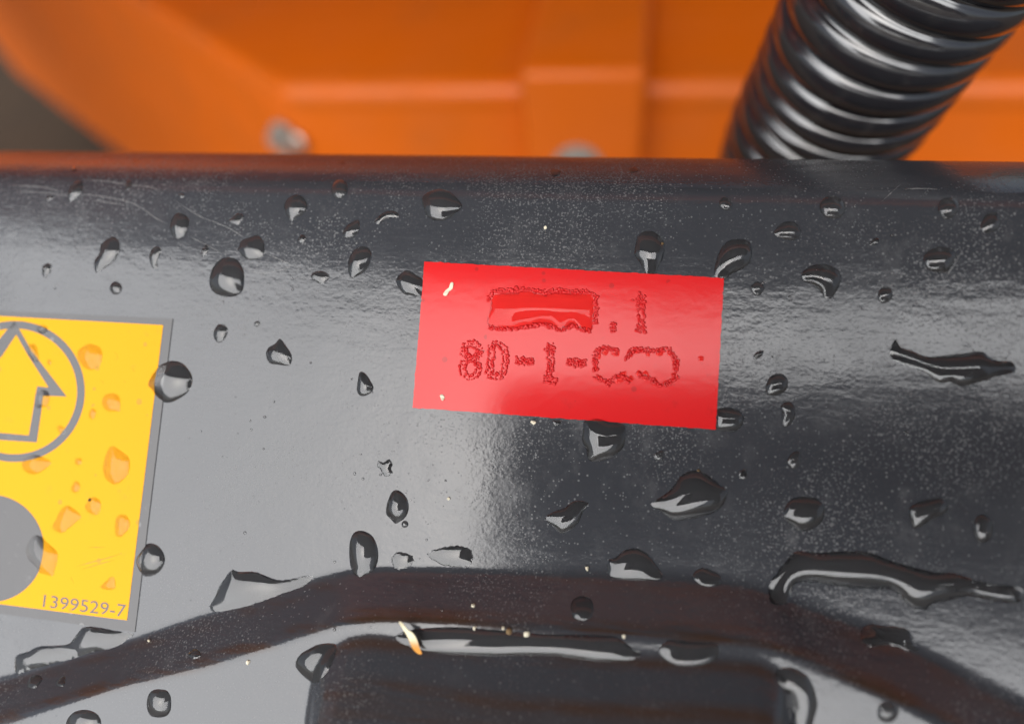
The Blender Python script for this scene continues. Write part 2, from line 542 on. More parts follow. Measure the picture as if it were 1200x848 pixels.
# ---- yellow decal
DEC_T = 0.00014
decal = sheet('warning_decal', [(-150, 358), (203, 373.5), (158.5, 740), (-150, 698)], -0.0001, DEC_T, M_DECALBLK, nx=60, ny=50)
tag(decal, 'yellow warning decal with black border, ring and arrow at the left', 'decal')
fld = sheet('yellow_field', [(-141, 362.5), (191.8, 381), (149.5, 726), (-141, 689)], DEC_T - 0.00002, DEC_T + 0.00004, M_YEL, decal, 60, 50)
PRN = DEC_T + 0.00004


def ring_px(cx, cy, r0, r1, n=90):
    a = np.linspace(0, 2 * math.pi, n, endpoint=False)
    return [(cx + r1 * math.cos(x), cy + r1 * math.sin(x)) for x in a], [(cx + r0 * math.cos(x), cy + r0 * math.sin(x)) for x in a]


def ring_print(name, cx, cy, r0, r1):
    o, i = ring_px(cx, cy, r0, r1)
    n = len(o); P = surf([p[0] for p in o + i], [p[1] for p in o + i])
    top = P + np.array([0, 0, PRN + 0.00003]); bot = P + np.array([0, 0, PRN - 0.00001])
    V = np.concatenate([top, bot]); Fc = []
    for k in range(n):
        j = (k + 1) % n
        Fc += [(j, k, n + k, n + j), (k, j, 2 * n + j, 2 * n + k), (n + j, n + k, 3 * n + k, 3 * n + j)]
    return make(name, l2w(V), Fc, M_DECALBLK, decal)


ring_print('printed_ring', 17.8, 458.5, 73.5, 82.4)
arrow = [(18, 376), (38, 411), (79, 464.5), (52, 463.5), (44, 518), (-18, 514), (-12, 461), (-40, 458), (-14, 414)]
arrow_in = [(20, 392), (33, 415), (58, 454), (44.5, 452.5), (34.8, 510), (-9, 506), (-2, 452), (-24, 450), (4, 416)]
# outline arrow: ring of quads between outer and inner outline
P = surf([p[0] for p in arrow + arrow_in], [p[1] for p in arrow + arrow_in])
na = len(arrow); top = P + np.array([0, 0, PRN + 0.00003]); bot = P + np.array([0, 0, PRN - 0.00001])
Fc = []
for k in range(na):
    j = (k + 1) % na
    Fc += [(j, k, na + k, na + j), (k, j, 2 * na + j, 2 * na + k), (na + j, na + k, 3 * na + k, 3 * na + j)]
make('printed_arrow', l2w(np.concatenate([top, bot])), Fc, M_DECALBLK, decal)
a = np.linspace(0, 2 * math.pi, 80, endpoint=False)
flat_poly('printed_disc', [(-10.6 + 63 * math.cos(x), 642 + 63 * math.sin(x)) for x in a], PRN - 0.00001, 0.00004, M_DECALBLK, decal)


def text_print(name, body, o_px, width_px, height_px, slope, z, material, parent):
    cu = bpy.data.curves.new(name, 'FONT'); cu.body = body; cu.resolution_u = 3
    tmp = bpy.data.objects.new(name + '_curve', cu); COL.objects.link(tmp)
    bpy.context.view_layer.update()
    me = bpy.data.meshes.new_from_object(tmp.evaluated_get(bpy.context.evaluated_depsgraph_get()))
    bpy.data.objects.remove(tmp); bpy.data.curves.remove(cu)
    co = np.array([v.co[:] for v in me.vertices]); fs = [tuple(p.vertices) for p in me.polygons]
    bpy.data.meshes.remove(me)
    co[:, 0] -= co[:, 0].min(); co[:, 0] *= width_px / co[:, 0].max()
    co[:, 1] *= height_px / co[:, 1].max()
    lean = math.tan(math.radians(7))
    px = o_px[0] + co[:, 0] * math.cos(slope) + co[:, 1] * math.sin(lean)
    py = o_px[1] + co[:, 0] * math.sin(slope) - co[:, 1]
    P = surf(px, py) + np.array([0, 0, z])
    return make(name, l2w(P), fs, material, parent)


M_NUM, _, _ = mat('grey_number_print', (0.10, 0.09, 0.09), 0.4)
text_print('printed_number', '1399529-7', (51, 710.3), 97, 14.3, math.radians(7.0), PRN + 0.00003, M_NUM, decal)

M_SCUFF, _, _ = mat('scuffed_yellow', (0.46, 0.27, 0.03), 0.6)
for pts in ([(270, 505), (350, 482), (430, 462), (500, 440)], [(300, 520), (380, 495), (470, 470)], [(330, 405), (420, 405)], [(240, 560), (255, 590)]):
    ribbon('scuff', zr(30, 550, pts, 4.465), 0.00022, decal, M_SCUFF, 0.00001, PRN + 0.00002)
for pts in ([(470, 235), (490, 260), (470, 280)], [(395, 380), (415, 400)], [(560, 320), (575, 335)], [(515, 385), (530, 395)]):
    ribbon('scuff', zr(30, 360, pts, 4.465), 0.0002, decal, M_SCUFF, 0.00001, PRN + 0.00002)

# ---- red engraved label
RED_T = 0.00030
red = sheet('red_label', [(498, 307), (848, 326), (838.5, 503), (484, 477.5)], -0.0001, RED_T, M_RED, nx=90, ny=50, edge_mat=M_REDEDGE, wob=0.28)
tag(red, 'red plastic label engraved with 8D-1 stuck on the black cover', 'label')

ICO = None


def ico():
    global ICO
    if ICO is None:
        bm = bmesh.new(); bmesh.ops.create_icosphere(bm, subdivisions=1, radius=1.0)
        ICO = (np.array([v.co[:] for v in bm.verts]), [tuple(v.index for v in f.verts) for f in bm.faces]); bm.free()
    return ICO


PXM = DIST / F                                   # metres per pixel on the cover


def engraved(strokes, parent, half=3.0, seed=0):
    """a melted-edge engraving: lumps along both rims of each stroke, torn crumbs between"""
    r_ = np.random.default_rng(seed)
    iv, if_ = ico(); V = []; Fc = []
    for st in strokes:
        p = np.array(st, float)
        d = np.r_[0, np.cumsum(np.hypot(*np.diff(p, axis=0).T))]
        s = np.arange(0, d[-1] + 0.01, 2.1)
        q = np.stack([np.interp(s, d, p[:, 0]), np.interp(s, d, p[:, 1])], 1)
        tg = np.gradient(q, axis=0) if len(q) > 1 else np.array([[1.0, 0]])
        tg = tg / (np.linalg.norm(tg, axis=1)[:, None] + 1e-9)
        nn = np.stack([-tg[:, 1], tg[:, 0]], 1)
        pts = []
        for off in (-half, half, 0):
            for k in range(len(q)):
                if off == 0 and r_.random() < 0.35: continue
                pts.append((q[k] + nn[k] * (off + r_.normal(0, 0.6)) + r_.normal(0, 0.5, 2), r_.uniform(1.0, 2.1) * (0.75 if off == 0 else 1)))
        ps = surf([x[0][0] for x in pts], [x[0][1] for x in pts])
        for (xy, rad), c in zip(pts, ps):
            M = np.diag([rad * r_.uniform(.8, 1.5), rad * r_.uniform(.8, 1.5), rad * r_.uniform(.55, 1.1)]) * PXM
            th = r_.uniform(0, 6.28); Rz = np.array([[math.cos(th), -math.sin(th), 0], [math.sin(th), math.cos(th), 0], [0, 0, 1]])
            b0 = len(V)
            V.extend(list(iv @ M.T @ Rz.T + c + np.array([0, 0, RED_T + 0.00002])))
            Fc.extend([(a_ + b0, b_ + b0, c_ + b0) for a_, b_, c_ in if_])
    return make('engraved_character', l2w(np.array(V)), Fc, M_REDCUT, parent, smooth=True)


def ell(cx, cy, rx, ry, a0=0, a1=360, n=24):
    return [(cx + rx * math.cos(math.radians(x)), cy + ry * math.sin(math.radians(x))) for x in np.linspace(a0, a1, n)]


CH = [[ell(553, 411.5, 9, 8.5), ell(551.5, 431.5, 9.5, 10.5)],                                     # 8
      [[(577, 404), (585, 403), (592, 410), (593, 424), (590, 438), (582, 442), (574, 441), (575, 424), (577, 404)]],   # D
      [[(606, 421), (625, 422)], [(606, 424), (625, 425)]],                                                                    # -
      [[(640, 412), (646, 404), (646, 424), (644, 443)], [(638, 444), (653, 446)]],                   # 1
      [[(665, 422), (688, 424)], [(665, 426), (688, 428)]],                                                                    # -
      [[(716, 381), (722, 382)], [(717, 385), (722, 385)]],                                                                    # .
      [[(746, 354), (752, 347), (752, 366), (750, 384)], [(745, 385), (757, 386)]]]                   # 1
for i, st in enumerate(CH): engraved(st, red, 2.9 if i not in (2, 4) else 1.4, 20 + i)
# ragged rims of the engraved characters that now sit under two films of water
engraved([zr(520, 330, [(345, 150), (370, 80), (430, 70), (520, 68), (620, 60), (700, 70), (790, 85), (860, 68), (960, 80), (1080, 75), (1155, 100), (1165, 200), (1160, 330)], 6.52)], red, 1.1, 51)
engraved([zr(520, 330, [(345, 350), (450, 362), (560, 360), (640, 345), (760, 325), (830, 350), (900, 372), (990, 335), (1050, 370), (1130, 385)], 6.52)], red, 1.1, 52)
engraved([zr(480, 300, [(688, 420), (685, 365), (720, 337), (775, 352)], 3.158), zr(480, 300, [(800, 380), (830, 345), (880, 352), (960, 345), (985, 385), (985, 450), (945, 480)], 3.158),
          zr(480, 300, [(690, 445), (735, 472), (775, 440), (815, 462)], 3.158), zr(480, 300, [(850, 440), (900, 460), (925, 485)], 3.158)], red, 1.6, 53)


# ------------------------------------------------------------------ water
def closed_spline(pts, step):
    p = np.array(pts, float); n = len(p)
    out = []
    for i in range(n):
        a, b, c, d = p[i - 1], p[i], p[(i + 1) % n], p[(i + 2) % n]
        k = max(2, int(np.hypot(*(c - b)) / step))
        for t in np.arange(k) / k:
            out.append(0.5 * ((2 * b) + (c - a) * t + (2 * a - 5 * b + 4 * c - d) * t * t + (3 * b - a - 3 * c + d) * t ** 3))
    return np.array(out)


def inside(P, poly):
    x, y = P[:, 0], P[:, 1]; r = np.zeros(len(P), bool)
    q = np.roll(poly, -1, 0)
    for (x0, y0), (x1, y1) in zip(poly, q):
        c = ((y0 > y) != (y1 > y)) & (x < (x1 - x0) * (y - y0) / (y1 - y0 + 1e-12) + x0)
        r ^= c
    return r


def water(name, pts, theta=60.0, lift=0.0, rough=0.0, hmax=0.0019, wet=None):
    """water lying on the cover: outline -> membrane dome with a real contact angle"""
    pa = np.array(pts, float)
    area = 0.5 * abs(np.sum(pa[:, 0] * np.roll(pa[:, 1], -1) - np.roll(pa[:, 0], -1) * pa[:, 1]))
    step = max(0.9, min(2.4, math.sqrt(area) / 14))
    bd = closed_spline(pa, step)
    if rough:
        ph = rng.random(3) * 6.28
        arc = np.r_[0, np.cumsum(np.hypot(*np.diff(bd, axis=0).T))]
        cen = bd.mean(0); dirv = bd - np.roll(bd, 1, 0); nn = np.stack([dirv[:, 1], -dirv[:, 0]], 1); nn /= np.linalg.norm(nn, axis=1)[:, None] + 1e-9
        bd = bd + nn * (rough * (np.sin(arc * 0.9 + ph[0]) * 0.5 + np.sin(arc * 2.1 + ph[1]) * 0.3 + rng.normal(0, 0.35, len(bd))))[:, None]
    nb = len(bd)
    lo_, hi_ = bd.min(0), bd.max(0)
    sp_ = max(1.0, math.sqrt(area / 420))
    gx, gy = np.meshgrid(np.arange(lo_[0], hi_[0], sp_), np.arange(lo_[1], hi_[1], sp_ * 0.866))
    gx[1::2] += sp_ / 2
    g = np.stack([gx.ravel(), gy.ravel()], 1)
    g = g[inside(g, bd)]
    if len(g):
        d2 = ((g[:, None] - bd[None]) ** 2).sum(-1).min(1); g = g[d2 > (0.55 * sp_) ** 2]
    # a close inner ring keeps the steep rim well shaped
    allp = np.vstack([bd, g]) if len(g) else bd
    vo, ed, fo, *_ = geometry.delaunay_2d_cdt([Vector(p) for p in allp], [], [list(range(nb))], 1, 1e-4)
    V2 = np.array([v[:] for v in vo]); T = np.array([f for f in fo if len(f) == 3])
    if len(T) == 0: return None
    nV = len(V2)
    # boundary = vertices on edges used once
    e = np.sort(np.concatenate([T[:, [0, 1]], T[:, [1, 2]], T[:, [2, 0]]]), 1)
    uq, ct = np.unique(e, axis=0, return_counts=True)
    isb = np.zeros(nV, bool); isb[uq[ct == 1].ravel()] = True
    K = np.zeros((nV, nV)); rhs = np.zeros(nV)
    p0, p1, p2 = V2[T[:, 0]], V2[T[:, 1]], V2[T[:, 2]]
    A2 = np.abs((p1[:, 0] - p0[:, 0]) * (p2[:, 1] - p0[:, 1]) - (p2[:, 0] - p0[:, 0]) * (p1[:, 1] - p0[:, 1])) + 1e-9
    gr = [p2 - p1, p0 - p2, p1 - p0]
    for i in range(3):
        np.add.at(rhs, T[:, i], A2 / 6)
        for j in range(3):
            np.add.at(K, (T[:, i], T[:, j]), (gr[i] * gr[j]).sum(1) / (2 * A2))
    fr = ~isb
    if fr.sum() == 0: return None
    w = np.zeros(nV); w[fr] = np.linalg.solve(K[np.ix_(fr, fr)] + 1e-9 * np.eye(fr.sum()), rhs[fr])
    w = np.maximum(w, 0); R_ = 2 * math.sqrt(w.max()) * PXM; pr = w / w.max()
    th = math.radians(theta * 0.7)
    if R_ * math.tan(th / 2) > hmax: th = 2 * math.atan(hmax / R_)
    S = 1 / math.sin(th)
    hh = R_ * (np.sqrt(S * S - 1 + pr) - math.sqrt(S * S - 1))
    P = surf(V2[:, 0], V2[:, 1])
    P[:, 2] += hh + lift
    P[isb, 2] -= 0.00006
    # orient faces outwards (local +n): image y runs down
    sgn = (p1[:, 0] - p0[:, 0]) * (p2[:, 1] - p0[:, 1]) - (p2[:, 0] - p0[:, 0]) * (p1[:, 1] - p0[:, 1])
    T2 = T.copy(); T2[sgn > 0] = T2[sgn > 0][:, ::-1]
    Bt = P.copy(); Bt[:, 2] = hpanel(P[:, 0], P[:, 1]) + np.where(isb, -0.00006, 0.00002) + (lift if wet else 0)
    nT = len(T2)
    ob = make(name, l2w(np.vstack([P, Bt])), np.vstack([T2, T2 + nV]), M_WATER, smooth=True, origin=l2w(P.mean(0))[0],
              mats=[M_WATERF if wet else M_WATERP if lift else M_WATER, wet or M_WET], face_mat=[0] * nT + [1] * nT)
    return ob


def circ(cx, cy, r, n=10, j=0.06):
    return [(cx + r * (1 + rng.uniform(-j, j)) * math.cos(2 * math.pi * k / n), cy + r * (1 + rng.uniform(-j, j)) * math.sin(2 * math.pi * k / n)) for k in range(n)]


A = lambda p: zr(30, 180, p)
B = lambda p: zr(260, 180, p)
C_ = lambda p: zr(480, 180, p)
D = lambda p: zr(710, 180, p)
E = lambda p: zr(930, 180, p)
Ff = lambda p: zr(200, 340, p)
G_ = lambda p: zr(400, 480, p)
Hh = lambda p: zr(640, 480, p)
I_ = lambda p: zr(830, 380, p)
J = lambda p: zr(930, 520, p)
K_ = lambda p: zr(30, 678, p)
Lr = lambda p: zr(230, 640, p)
Mr = lambda p: zr(640, 620, p)
Nr = lambda p: zr(860, 678, p)
Y1 = lambda p: zr(30, 360, p, 4.465)
Y2 = lambda p: zr(30, 550, p, 4.465)
Q = lambda p: zr(800, 566, p, 3.0)

DROPS = [
 # ---- along the upper part of the cover
 ('teardrop crossed by the scratches at the cover\'s upper left', A([(300, 157), (325, 160), (340, 185), (335, 215), (318, 245), (285, 270), (258, 285), (245, 262), (243, 235), (252, 205), (275, 175)]), 62),
 ('small oval drop alone above the left end of the yellow decal', A([(125, 640), (148, 645), (155, 665), (145, 695), (118, 724), (98, 710), (96, 670), (108, 648)]), 60),
 ('long teardrop leaning left above the yellow decal\'s top right corner', A([(490, 490), (520, 486), (545, 510), (552, 550), (545, 590), (505, 640), (455, 675), (420, 700), (402, 680), (402, 625), (430, 580), (440, 530)]), 55),
 ('small round drop just below the long left leaning teardrop', circ(135.7, 337.5, 7.7), 66),
 ('ragged narrow drop to the right of the long leaning teardrop', A([(770, 540), (795, 565), (780, 600), (770, 640), (775, 665), (745, 672), (728, 640), (722, 600), (735, 560)]), 42),
 ('rounded drop with pointed bottom above the ragged narrow drop', A([(895, 345), (935, 360), (957, 385), (955, 430), (935, 475), (890, 500), (860, 480), (840, 430), (850, 390), (870, 355)]), 58),
 ('tiny drop sitting on a scratch near the upper left edge', A([(605, 153), (622, 165), (625, 185), (600, 217), (582, 200), (585, 170)]), 55),
 ('tiny narrow drop above and left of the biggest round drop', A([(1055, 530), (1070, 545), (1065, 580), (1040, 600), (1025, 595), (1032, 555)]), 45),
 ('minute drop under the lip above the scratched teardrop', A([(270, 80), (295, 75), (298, 95), (280, 110), (268, 100)]), 45),
 ('minute slanted drop left of the scratched teardrop', A([(125, 250), (155, 240), (162, 260), (135, 278), (118, 280)]), 40),
 ('minute bright drop above the rounded drop with pointed bottom', A([(895, 235), (920, 228), (930, 250), (910, 262), (898, 255)]), 45),
 ('biggest round drop, between the yellow decal and the red label', zr(0, 283, [(735, 135), (745, 95), (770, 65), (800, 54), (835, 65), (855, 95), (860, 130), (855, 170), (835, 190), (800, 195), (760, 185), (740, 165)], 3.0), 64),
 ('flat smeared drop on the rounded lip at the left', A([(615, 45), (640, 38), (675, 35), (660, 52), (630, 58)]), 40),
 ('plump teardrop below the lip with its tip at lower left', B([(430, 240), (475, 252), (500, 290), (500, 325), (475, 355), (435, 375), (408, 398), (385, 370), (365, 335), (365, 295), (385, 260)]), 64),
 ('round drop close under the lip, right of the plump teardrop', B([(695, 150), (725, 170), (738, 205), (725, 245), (690, 263), (655, 250), (640, 215), (650, 175), (670, 155)]), 64),
 ('small leaning drop below the round drop near the lip', B([(795, 385), (808, 420), (800, 460), (770, 488), (725, 496), (705, 470), (715, 435), (750, 405)]), 56),
 ('tall egg shaped drop up and left of the red label', B([(820, 541), (855, 550), (877, 585), (872, 625), (845, 680), (800, 712), (755, 728), (738, 690), (736, 635), (750, 590), (780, 555)]), 62),
 ('broad drop with ragged bright underside above the biggest round drop', B([(110, 510), (160, 488), (210, 475), (245, 515), (250, 560), (245, 600), (180, 622), (130, 612), (95, 570), (78, 572), (100, 540)]), 45),
 ('small flat drop shaped like a shield below the tall egg drop', B([(535, 690), (590, 685), (625, 705), (628, 730), (590, 765), (560, 755), (520, 725)]), 36),
 ('thin curved drop like an eyebrow left of the broad eye drop', B([(940, 345), (1000, 330), (1035, 352), (1030, 375), (970, 380), (915, 415), (893, 400), (905, 375)]), 42),
 ('very small drop between the plump teardrop and tall egg drop', B([(465, 470), (490, 480), (496, 505), (470, 525), (445, 515), (450, 490)]), 48),
 ('small pointed smear to the left of the plump teardrop', B([(95, 345), (130, 365), (105, 410), (85, 418), (35, 398), (60, 370)]), 35),
 ('ragged drop touching the red label\'s upper left side', B([(1085, 680), (1140, 710), (1180, 745), (1172, 830), (1100, 828), (1055, 815), (1015, 745), (1045, 700)]), 46),
 ('small dark drop on the lip above the round drop', B([(680, 45), (735, 40), (715, 60), (680, 60)]), 45),
 ('broad eye shaped drop above the red label\'s left corner', C_([(80, 245), (120, 218), (180, 206), (230, 220), (275, 255), (308, 295), (305, 320), (260, 360), (210, 388), (160, 393), (110, 375), (90, 340), (75, 300), (70, 265)]), 58),
 ('minute drop on the lip\'s crest above the eye shaped drop', C_([(250, 14), (280, 10), (310, 14), (280, 24)]), 45),
 ('faint flat drop on the lip below the dome headed bolt', C_([(820, 100), (850, 93), (885, 100), (880, 125), (845, 138), (825, 120)]), 38),
 ('drop with hooked highlight touching the red label\'s top edge', D([(215, 455), (270, 452), (310, 475), (340, 520), (345, 560), (330, 620), (305, 670), (285, 706), (232, 703), (200, 640), (165, 590), (175, 520), (185, 480)]), 54),
 ('large leaning drop touching the red label\'s top right corner', D([(715, 510), (770, 497), (825, 505), (853, 535), (855, 590), (840, 640), (790, 680), (735, 705), (700, 735), (640, 728), (632, 680), (645, 620), (675, 550)]), 56),
 ('small round drop under the lip below the corrugated hose\'s left edge', D([(690, 250), (725, 265), (740, 295), (730, 330), (690, 330), (662, 305), (665, 270)]), 58),
 ('oval drop lying sideways above the red label\'s right end', D([(980, 465), (1000, 430), (1030, 405), (1075, 395), (1120, 412), (1142, 455), (1130, 490), (1090, 508), (1030, 500), (995, 485)]), 60),
 ('small drop between the large leaning drop and the bean shaped drop', D([(885, 745), (918, 765), (928, 790), (905, 825), (870, 828), (845, 795), (855, 765)]), 55),
 ('faint flat drop on the lip right of the dome headed bolt', D([(130, 95), (160, 78), (190, 88), (190, 105), (150, 115)]), 38),
 ('round drop under the lip below the middle of the hose', E([(225, 245), (270, 258), (298, 295), (298, 345), (270, 375), (225, 382), (180, 368), (155, 330), (152, 290), (180, 258)]), 66),
 ('round drop under the lip right of the hose', E([(905, 257), (945, 262), (970, 290), (965, 330), (935, 370), (890, 386), (855, 360), (840, 320), (850, 285), (870, 263)]), 66),
 ('drop with square bright highlight below the right hand round drop', E([(855, 543), (910, 552), (947, 575), (945, 610), (920, 665), (890, 695), (820, 693), (775, 670), (757, 620), (770, 580), (810, 555)]), 60),
 ('bean shaped drop with curved tail right of the red label', E([(55, 685), (110, 650), (180, 645), (240, 665), (275, 700), (278, 745), (255, 800), (220, 845), (185, 850), (150, 800), (100, 765), (55, 745), (40, 710)]), 58),
 ('small round drop to the right of the bean shaped drop', E([(510, 785), (555, 780), (578, 800), (575, 845), (540, 872), (505, 870), (490, 830)]), 58),
 ('drop at the right edge of the picture below the lip', E([(1105, 385), (1130, 350), (1165, 340), (1200, 350), (1205, 420), (1160, 460), (1110, 468), (1092, 425)]), 52),
 ('minute bright drop midway between the two round drops by the hose', E([(445, 520), (480, 490), (505, 498), (490, 530), (450, 535)]), 40),
 # ---- middle
 ('small angular drop right of the yellow decal\'s upper corner', Ff([(288, 196), (325, 210), (335, 240), (318, 285), (285, 308), (258, 290), (248, 255), (262, 215)]), 46),
 ('speck of water below the biggest round drop', Ff([(490, 185), (515, 180), (525, 198), (505, 215), (488, 205)]), 50),
 ('onion shaped drop with pointed top on the bright grey area', Ff([(640, 280), (680, 330), (708, 375), (708, 420), (690, 442), (620, 435), (575, 425), (555, 375), (570, 335), (610, 310)]), 46),
 ('small bell shaped drop to the left of the red label', Ff([(1105, 476), (1140, 485), (1170, 530), (1188, 570), (1165, 605), (1115, 620), (1088, 590), (1092, 530)]), 52),
 ('large drop straddling the yellow decal\'s right border', zr(0, 283, [(510, 515), (525, 480), (545, 450), (560, 432), (600, 418), (640, 425), (668, 455), (678, 487), (665, 525), (635, 550), (590, 568), (555, 552), (530, 520)], 3.0), 52),
 ('dark almond shaped drop with tiny drop below it', G_([(325, 466), (365, 490), (390, 530), (395, 580), (375, 630), (340, 655), (315, 668), (290, 640), (262, 610), (262, 565), (275, 520), (295, 480)]), 66),
 ('tiny round drop under the dark almond shaped drop', circ(474.5, 614, 4.4), 75),
 ('small star shaped patch of water above the dark almond drop', G_([(215, 295), (245, 305), (280, 285), (302, 320), (292, 345), (303, 370), (262, 392), (240, 375), (225, 345), (210, 335)]), 28),
 ('tall dark capsule drop standing on the left step edge', zr(400, 566, [(55, 167), (80, 167), (110, 185), (128, 225), (130, 270), (115, 305), (85, 322), (60, 330), (38, 310), (28, 270), (28, 215), (38, 180)], 3.0), 66),
 ('flat ragged film of water above the middle of the step', zr(400, 566, [(300, 245), (350, 225), (410, 218), (460, 235), (455, 290), (410, 295), (360, 290), (320, 270)], 3.0), 22, dict(rough=0.9)),
 ('small ragged film of water right of the tall capsule drop', zr(400, 566, [(175, 270), (200, 240), (250, 255), (250, 285), (200, 305)], 3.0), 25, dict(rough=0.9)),
 ('large drop hanging from the red label\'s bottom edge', Hh([(220, 65), (290, 35), (370, 60), (455, 85), (470, 140), (460, 200), (440, 235), (400, 275), (340, 295), (275, 305), (245, 290), (235, 240), (210, 180), (215, 110)]), 54),
 ('drop touching the red label\'s lower right side', Hh([(990, 5), (1060, -15), (1120, 0), (1155, 35), (1150, 85), (1110, 125), (1050, 128), (988, 105)]), 58),
 ('very small drop right of the drop hanging under the label', Hh([(650, 245), (690, 240), (685, 285), (655, 298), (625, 275)]), 45),
 ('biggest leaf shaped drop on the dark area below the red label', Hh([(880, 352), (920, 362), (990, 410), (1055, 465), (1060, 500), (1035, 560), (985, 600), (880, 635), (780, 650), (720, 635), (660, 590), (610, 560), (620, 535), (680, 500), (740, 450), (780, 390), (830, 360)]), 54),
 ('wavy slanted drop left of the biggest leaf shaped drop', Hh([(185, 527), (230, 535), (255, 555), (215, 600), (190, 660), (150, 700), (90, 725), (45, 690), (0, 650), (-5, 625), (50, 590), (110, 570), (140, 540)]), 45),
 ('faint crescent of water right of the biggest leaf shaped drop', Hh([(1130, 360), (1165, 345), (1178, 375), (1160, 410), (1125, 395)]), 35),
 ('minute drop under the red label\'s bottom edge at its middle', Hh([(35, 65), (90, 60), (85, 85), (50, 98)]), 45),
 ('tiny leaf shaped drop in the bright patch right of the label', I_([(285, 158), (325, 150), (315, 185), (275, 205), (260, 190)]), 45),
 ('rounded dark drop at the lower border of the bright patch', I_([(385, 290), (430, 287), (462, 315), (465, 365), (440, 400), (390, 418), (345, 412), (335, 370), (350, 320)]), 64),
 ('narrow upright drop below the rounded dark drop', I_([(430, 465), (470, 448), (500, 470), (512, 510), (500, 560), (455, 600), (430, 575), (430, 520), (420, 490)]), 58),
 ('small hooked drop below the narrow upright drop', I_([(490, 750), (530, 740), (543, 770), (535, 820), (495, 848), (470, 825), (458, 800)]), 52),
 ('minute sliver of water below the long ragged puddle', I_([(1140, 620), (1165, 625), (1185, 655), (1165, 655)]), 45),
 ('broad drop with two white highlights above the curved puddle', J([(-60, 400), (-40, 350), (0, 315), (60, 305), (130, 315), (175, 350), (185, 410), (160, 460), (110, 500), (40, 510), (-10, 480), (-65, 425)]), 56),
 ('slanted capsule drop right of the broad two highlight drop', J([(670, 390), (700, 350), (780, 325), (850, 312), (895, 340), (905, 385), (860, 425), (790, 455), (740, 490), (700, 490), (680, 440)]), 58),
 ('upright oval drop at the right edge beside the capsule drop', J([(1060, 440), (1095, 410), (1140, 425), (1165, 460), (1160, 540), (1110, 580), (1070, 560), (1048, 500)]), 58),
 # ---- steps
 ('dark dome drop sitting on the step edge below the leaf drop', Mr([(400, 165), (450, 125), (510, 108), (570, 125), (620, 165), (650, 210), (683, 265), (670, 290), (620, 300), (500, 300), (420, 290), (365, 265), (360, 180)]), 56),
 ('small dark drop on the step edge right of the dome drop', Mr([(855, 270), (880, 235), (920, 222), (970, 240), (1015, 265), (1030, 300), (1000, 330), (940, 338), (890, 320), (860, 295)]), 58),
 ('lone round drop on the dark sloping band of the step', Mr([(210, 388), (255, 400), (278, 440), (275, 490), (255, 525), (210, 537), (160, 515), (143, 470), (150, 420), (175, 397)]), 58),
 ('rounded square drop on the grey strip at the lower left', K_([(775, 642), (825, 650), (850, 690), (850, 760), (825, 800), (770, 810), (725, 795), (706, 740), (715, 680), (740, 650)]), 64),
 ('large drop cut by the bottom edge at the lower left', K_([(235, 840), (270, 785), (330, 762), (390, 770), (430, 800), (445, 850), (430, 900), (340, 925), (250, 900)]), 60),
 ('pale blurred drop on the bright strip at the lower right', Nr([(880, 715), (940, 730), (965, 770), (945, 820), (900, 840), (850, 820), (838, 775), (850, 735)]), 58),
 ('dark drop on the sloping band at the far left end', K_([(20, 580), (60, 560), (100, 575), (85, 610), (50, 640), (10, 630)]), 50),
 ('tiny drop on the sloping band below the decal number', K_([(180, 595), (225, 565), (235, 600), (215, 630), (185, 625)]), 50),
 ('faint drop near the lower rim of the sloping band', K_([(950, 435), (990, 405), (1030, 440), (990, 470), (960, 460)]), 45),
 ('dark round drop on the decal\'s right border near its number', Y2([(600, 430), (640, 385), (690, 395), (725, 440), (728, 490), (695, 540), (650, 558), (610, 550), (575, 480)]), 60),
 # ---- on the yellow decal
 ('large clear drop on yellow just right of the printed ring', Y1([(285, 215), (340, 188), (395, 210), (408, 250), (395, 305), (350, 330), (310, 320), (280, 280), (270, 250)]), 40, dict(lift=DEC_T)),
 ('round clear drop with squared corner in the middle of the yellow', Y1([(400, 490), (420, 455), (460, 447), (495, 465), (500, 545), (465, 545), (440, 550), (410, 525)]), 42, dict(lift=DEC_T)),
 ('small oval drop between the ring and the squared drop', Y1([(335, 545), (355, 525), (375, 540), (370, 575), (350, 590), (333, 570)]), 45, dict(lift=DEC_T)),
 ('dark drop on the upper arc of the printed ring', Y1([(58, 105), (75, 90), (110, 95), (125, 120), (95, 142), (68, 130)]), 50, dict(lift=DEC_T)),
 ('drop lying across the printed arrow\'s slanting side', Y1([(5, 215), (30, 190), (60, 200), (72, 240), (75, 280), (55, 292), (25, 260)]), 48, dict(lift=DEC_T)),
 ('drop at the inner corner of the printed arrow', Y1([(48, 480), (60, 440), (100, 430), (130, 450), (125, 510), (90, 525), (60, 530), (48, 505)]), 52, dict(lift=DEC_T)),
 ('little drop on the lower right arc of the printed ring', Y1([(165, 630), (185, 612), (210, 635), (205, 660), (180, 660)]), 48, dict(lift=DEC_T)),
 ('drop hanging from the bottom arc of the printed ring', [(26, 540), (33, 534), (42, 532), (52, 535), (62, 541), (56, 548), (46, 555), (38, 556), (28, 551)], 42, dict(lift=DEC_T)),
 ('largest tall clear drop on the yellow, near the decal\'s right side', [(126, 528), (133, 521), (142, 527), (153, 537), (152, 554), (142, 565), (133, 568), (123, 559), (121, 545)], 42, dict(lift=DEC_T)),
 ('tiny round drop left of the largest tall clear drop', circ(92.5, 540.5, 5), 48, dict(lift=DEC_T)),
 ('small oval drop below the tiny round drop on yellow', [(84, 571), (88, 563.5), (94, 565), (95, 573), (90, 577.5), (85, 576)], 45, dict(lift=DEC_T)),
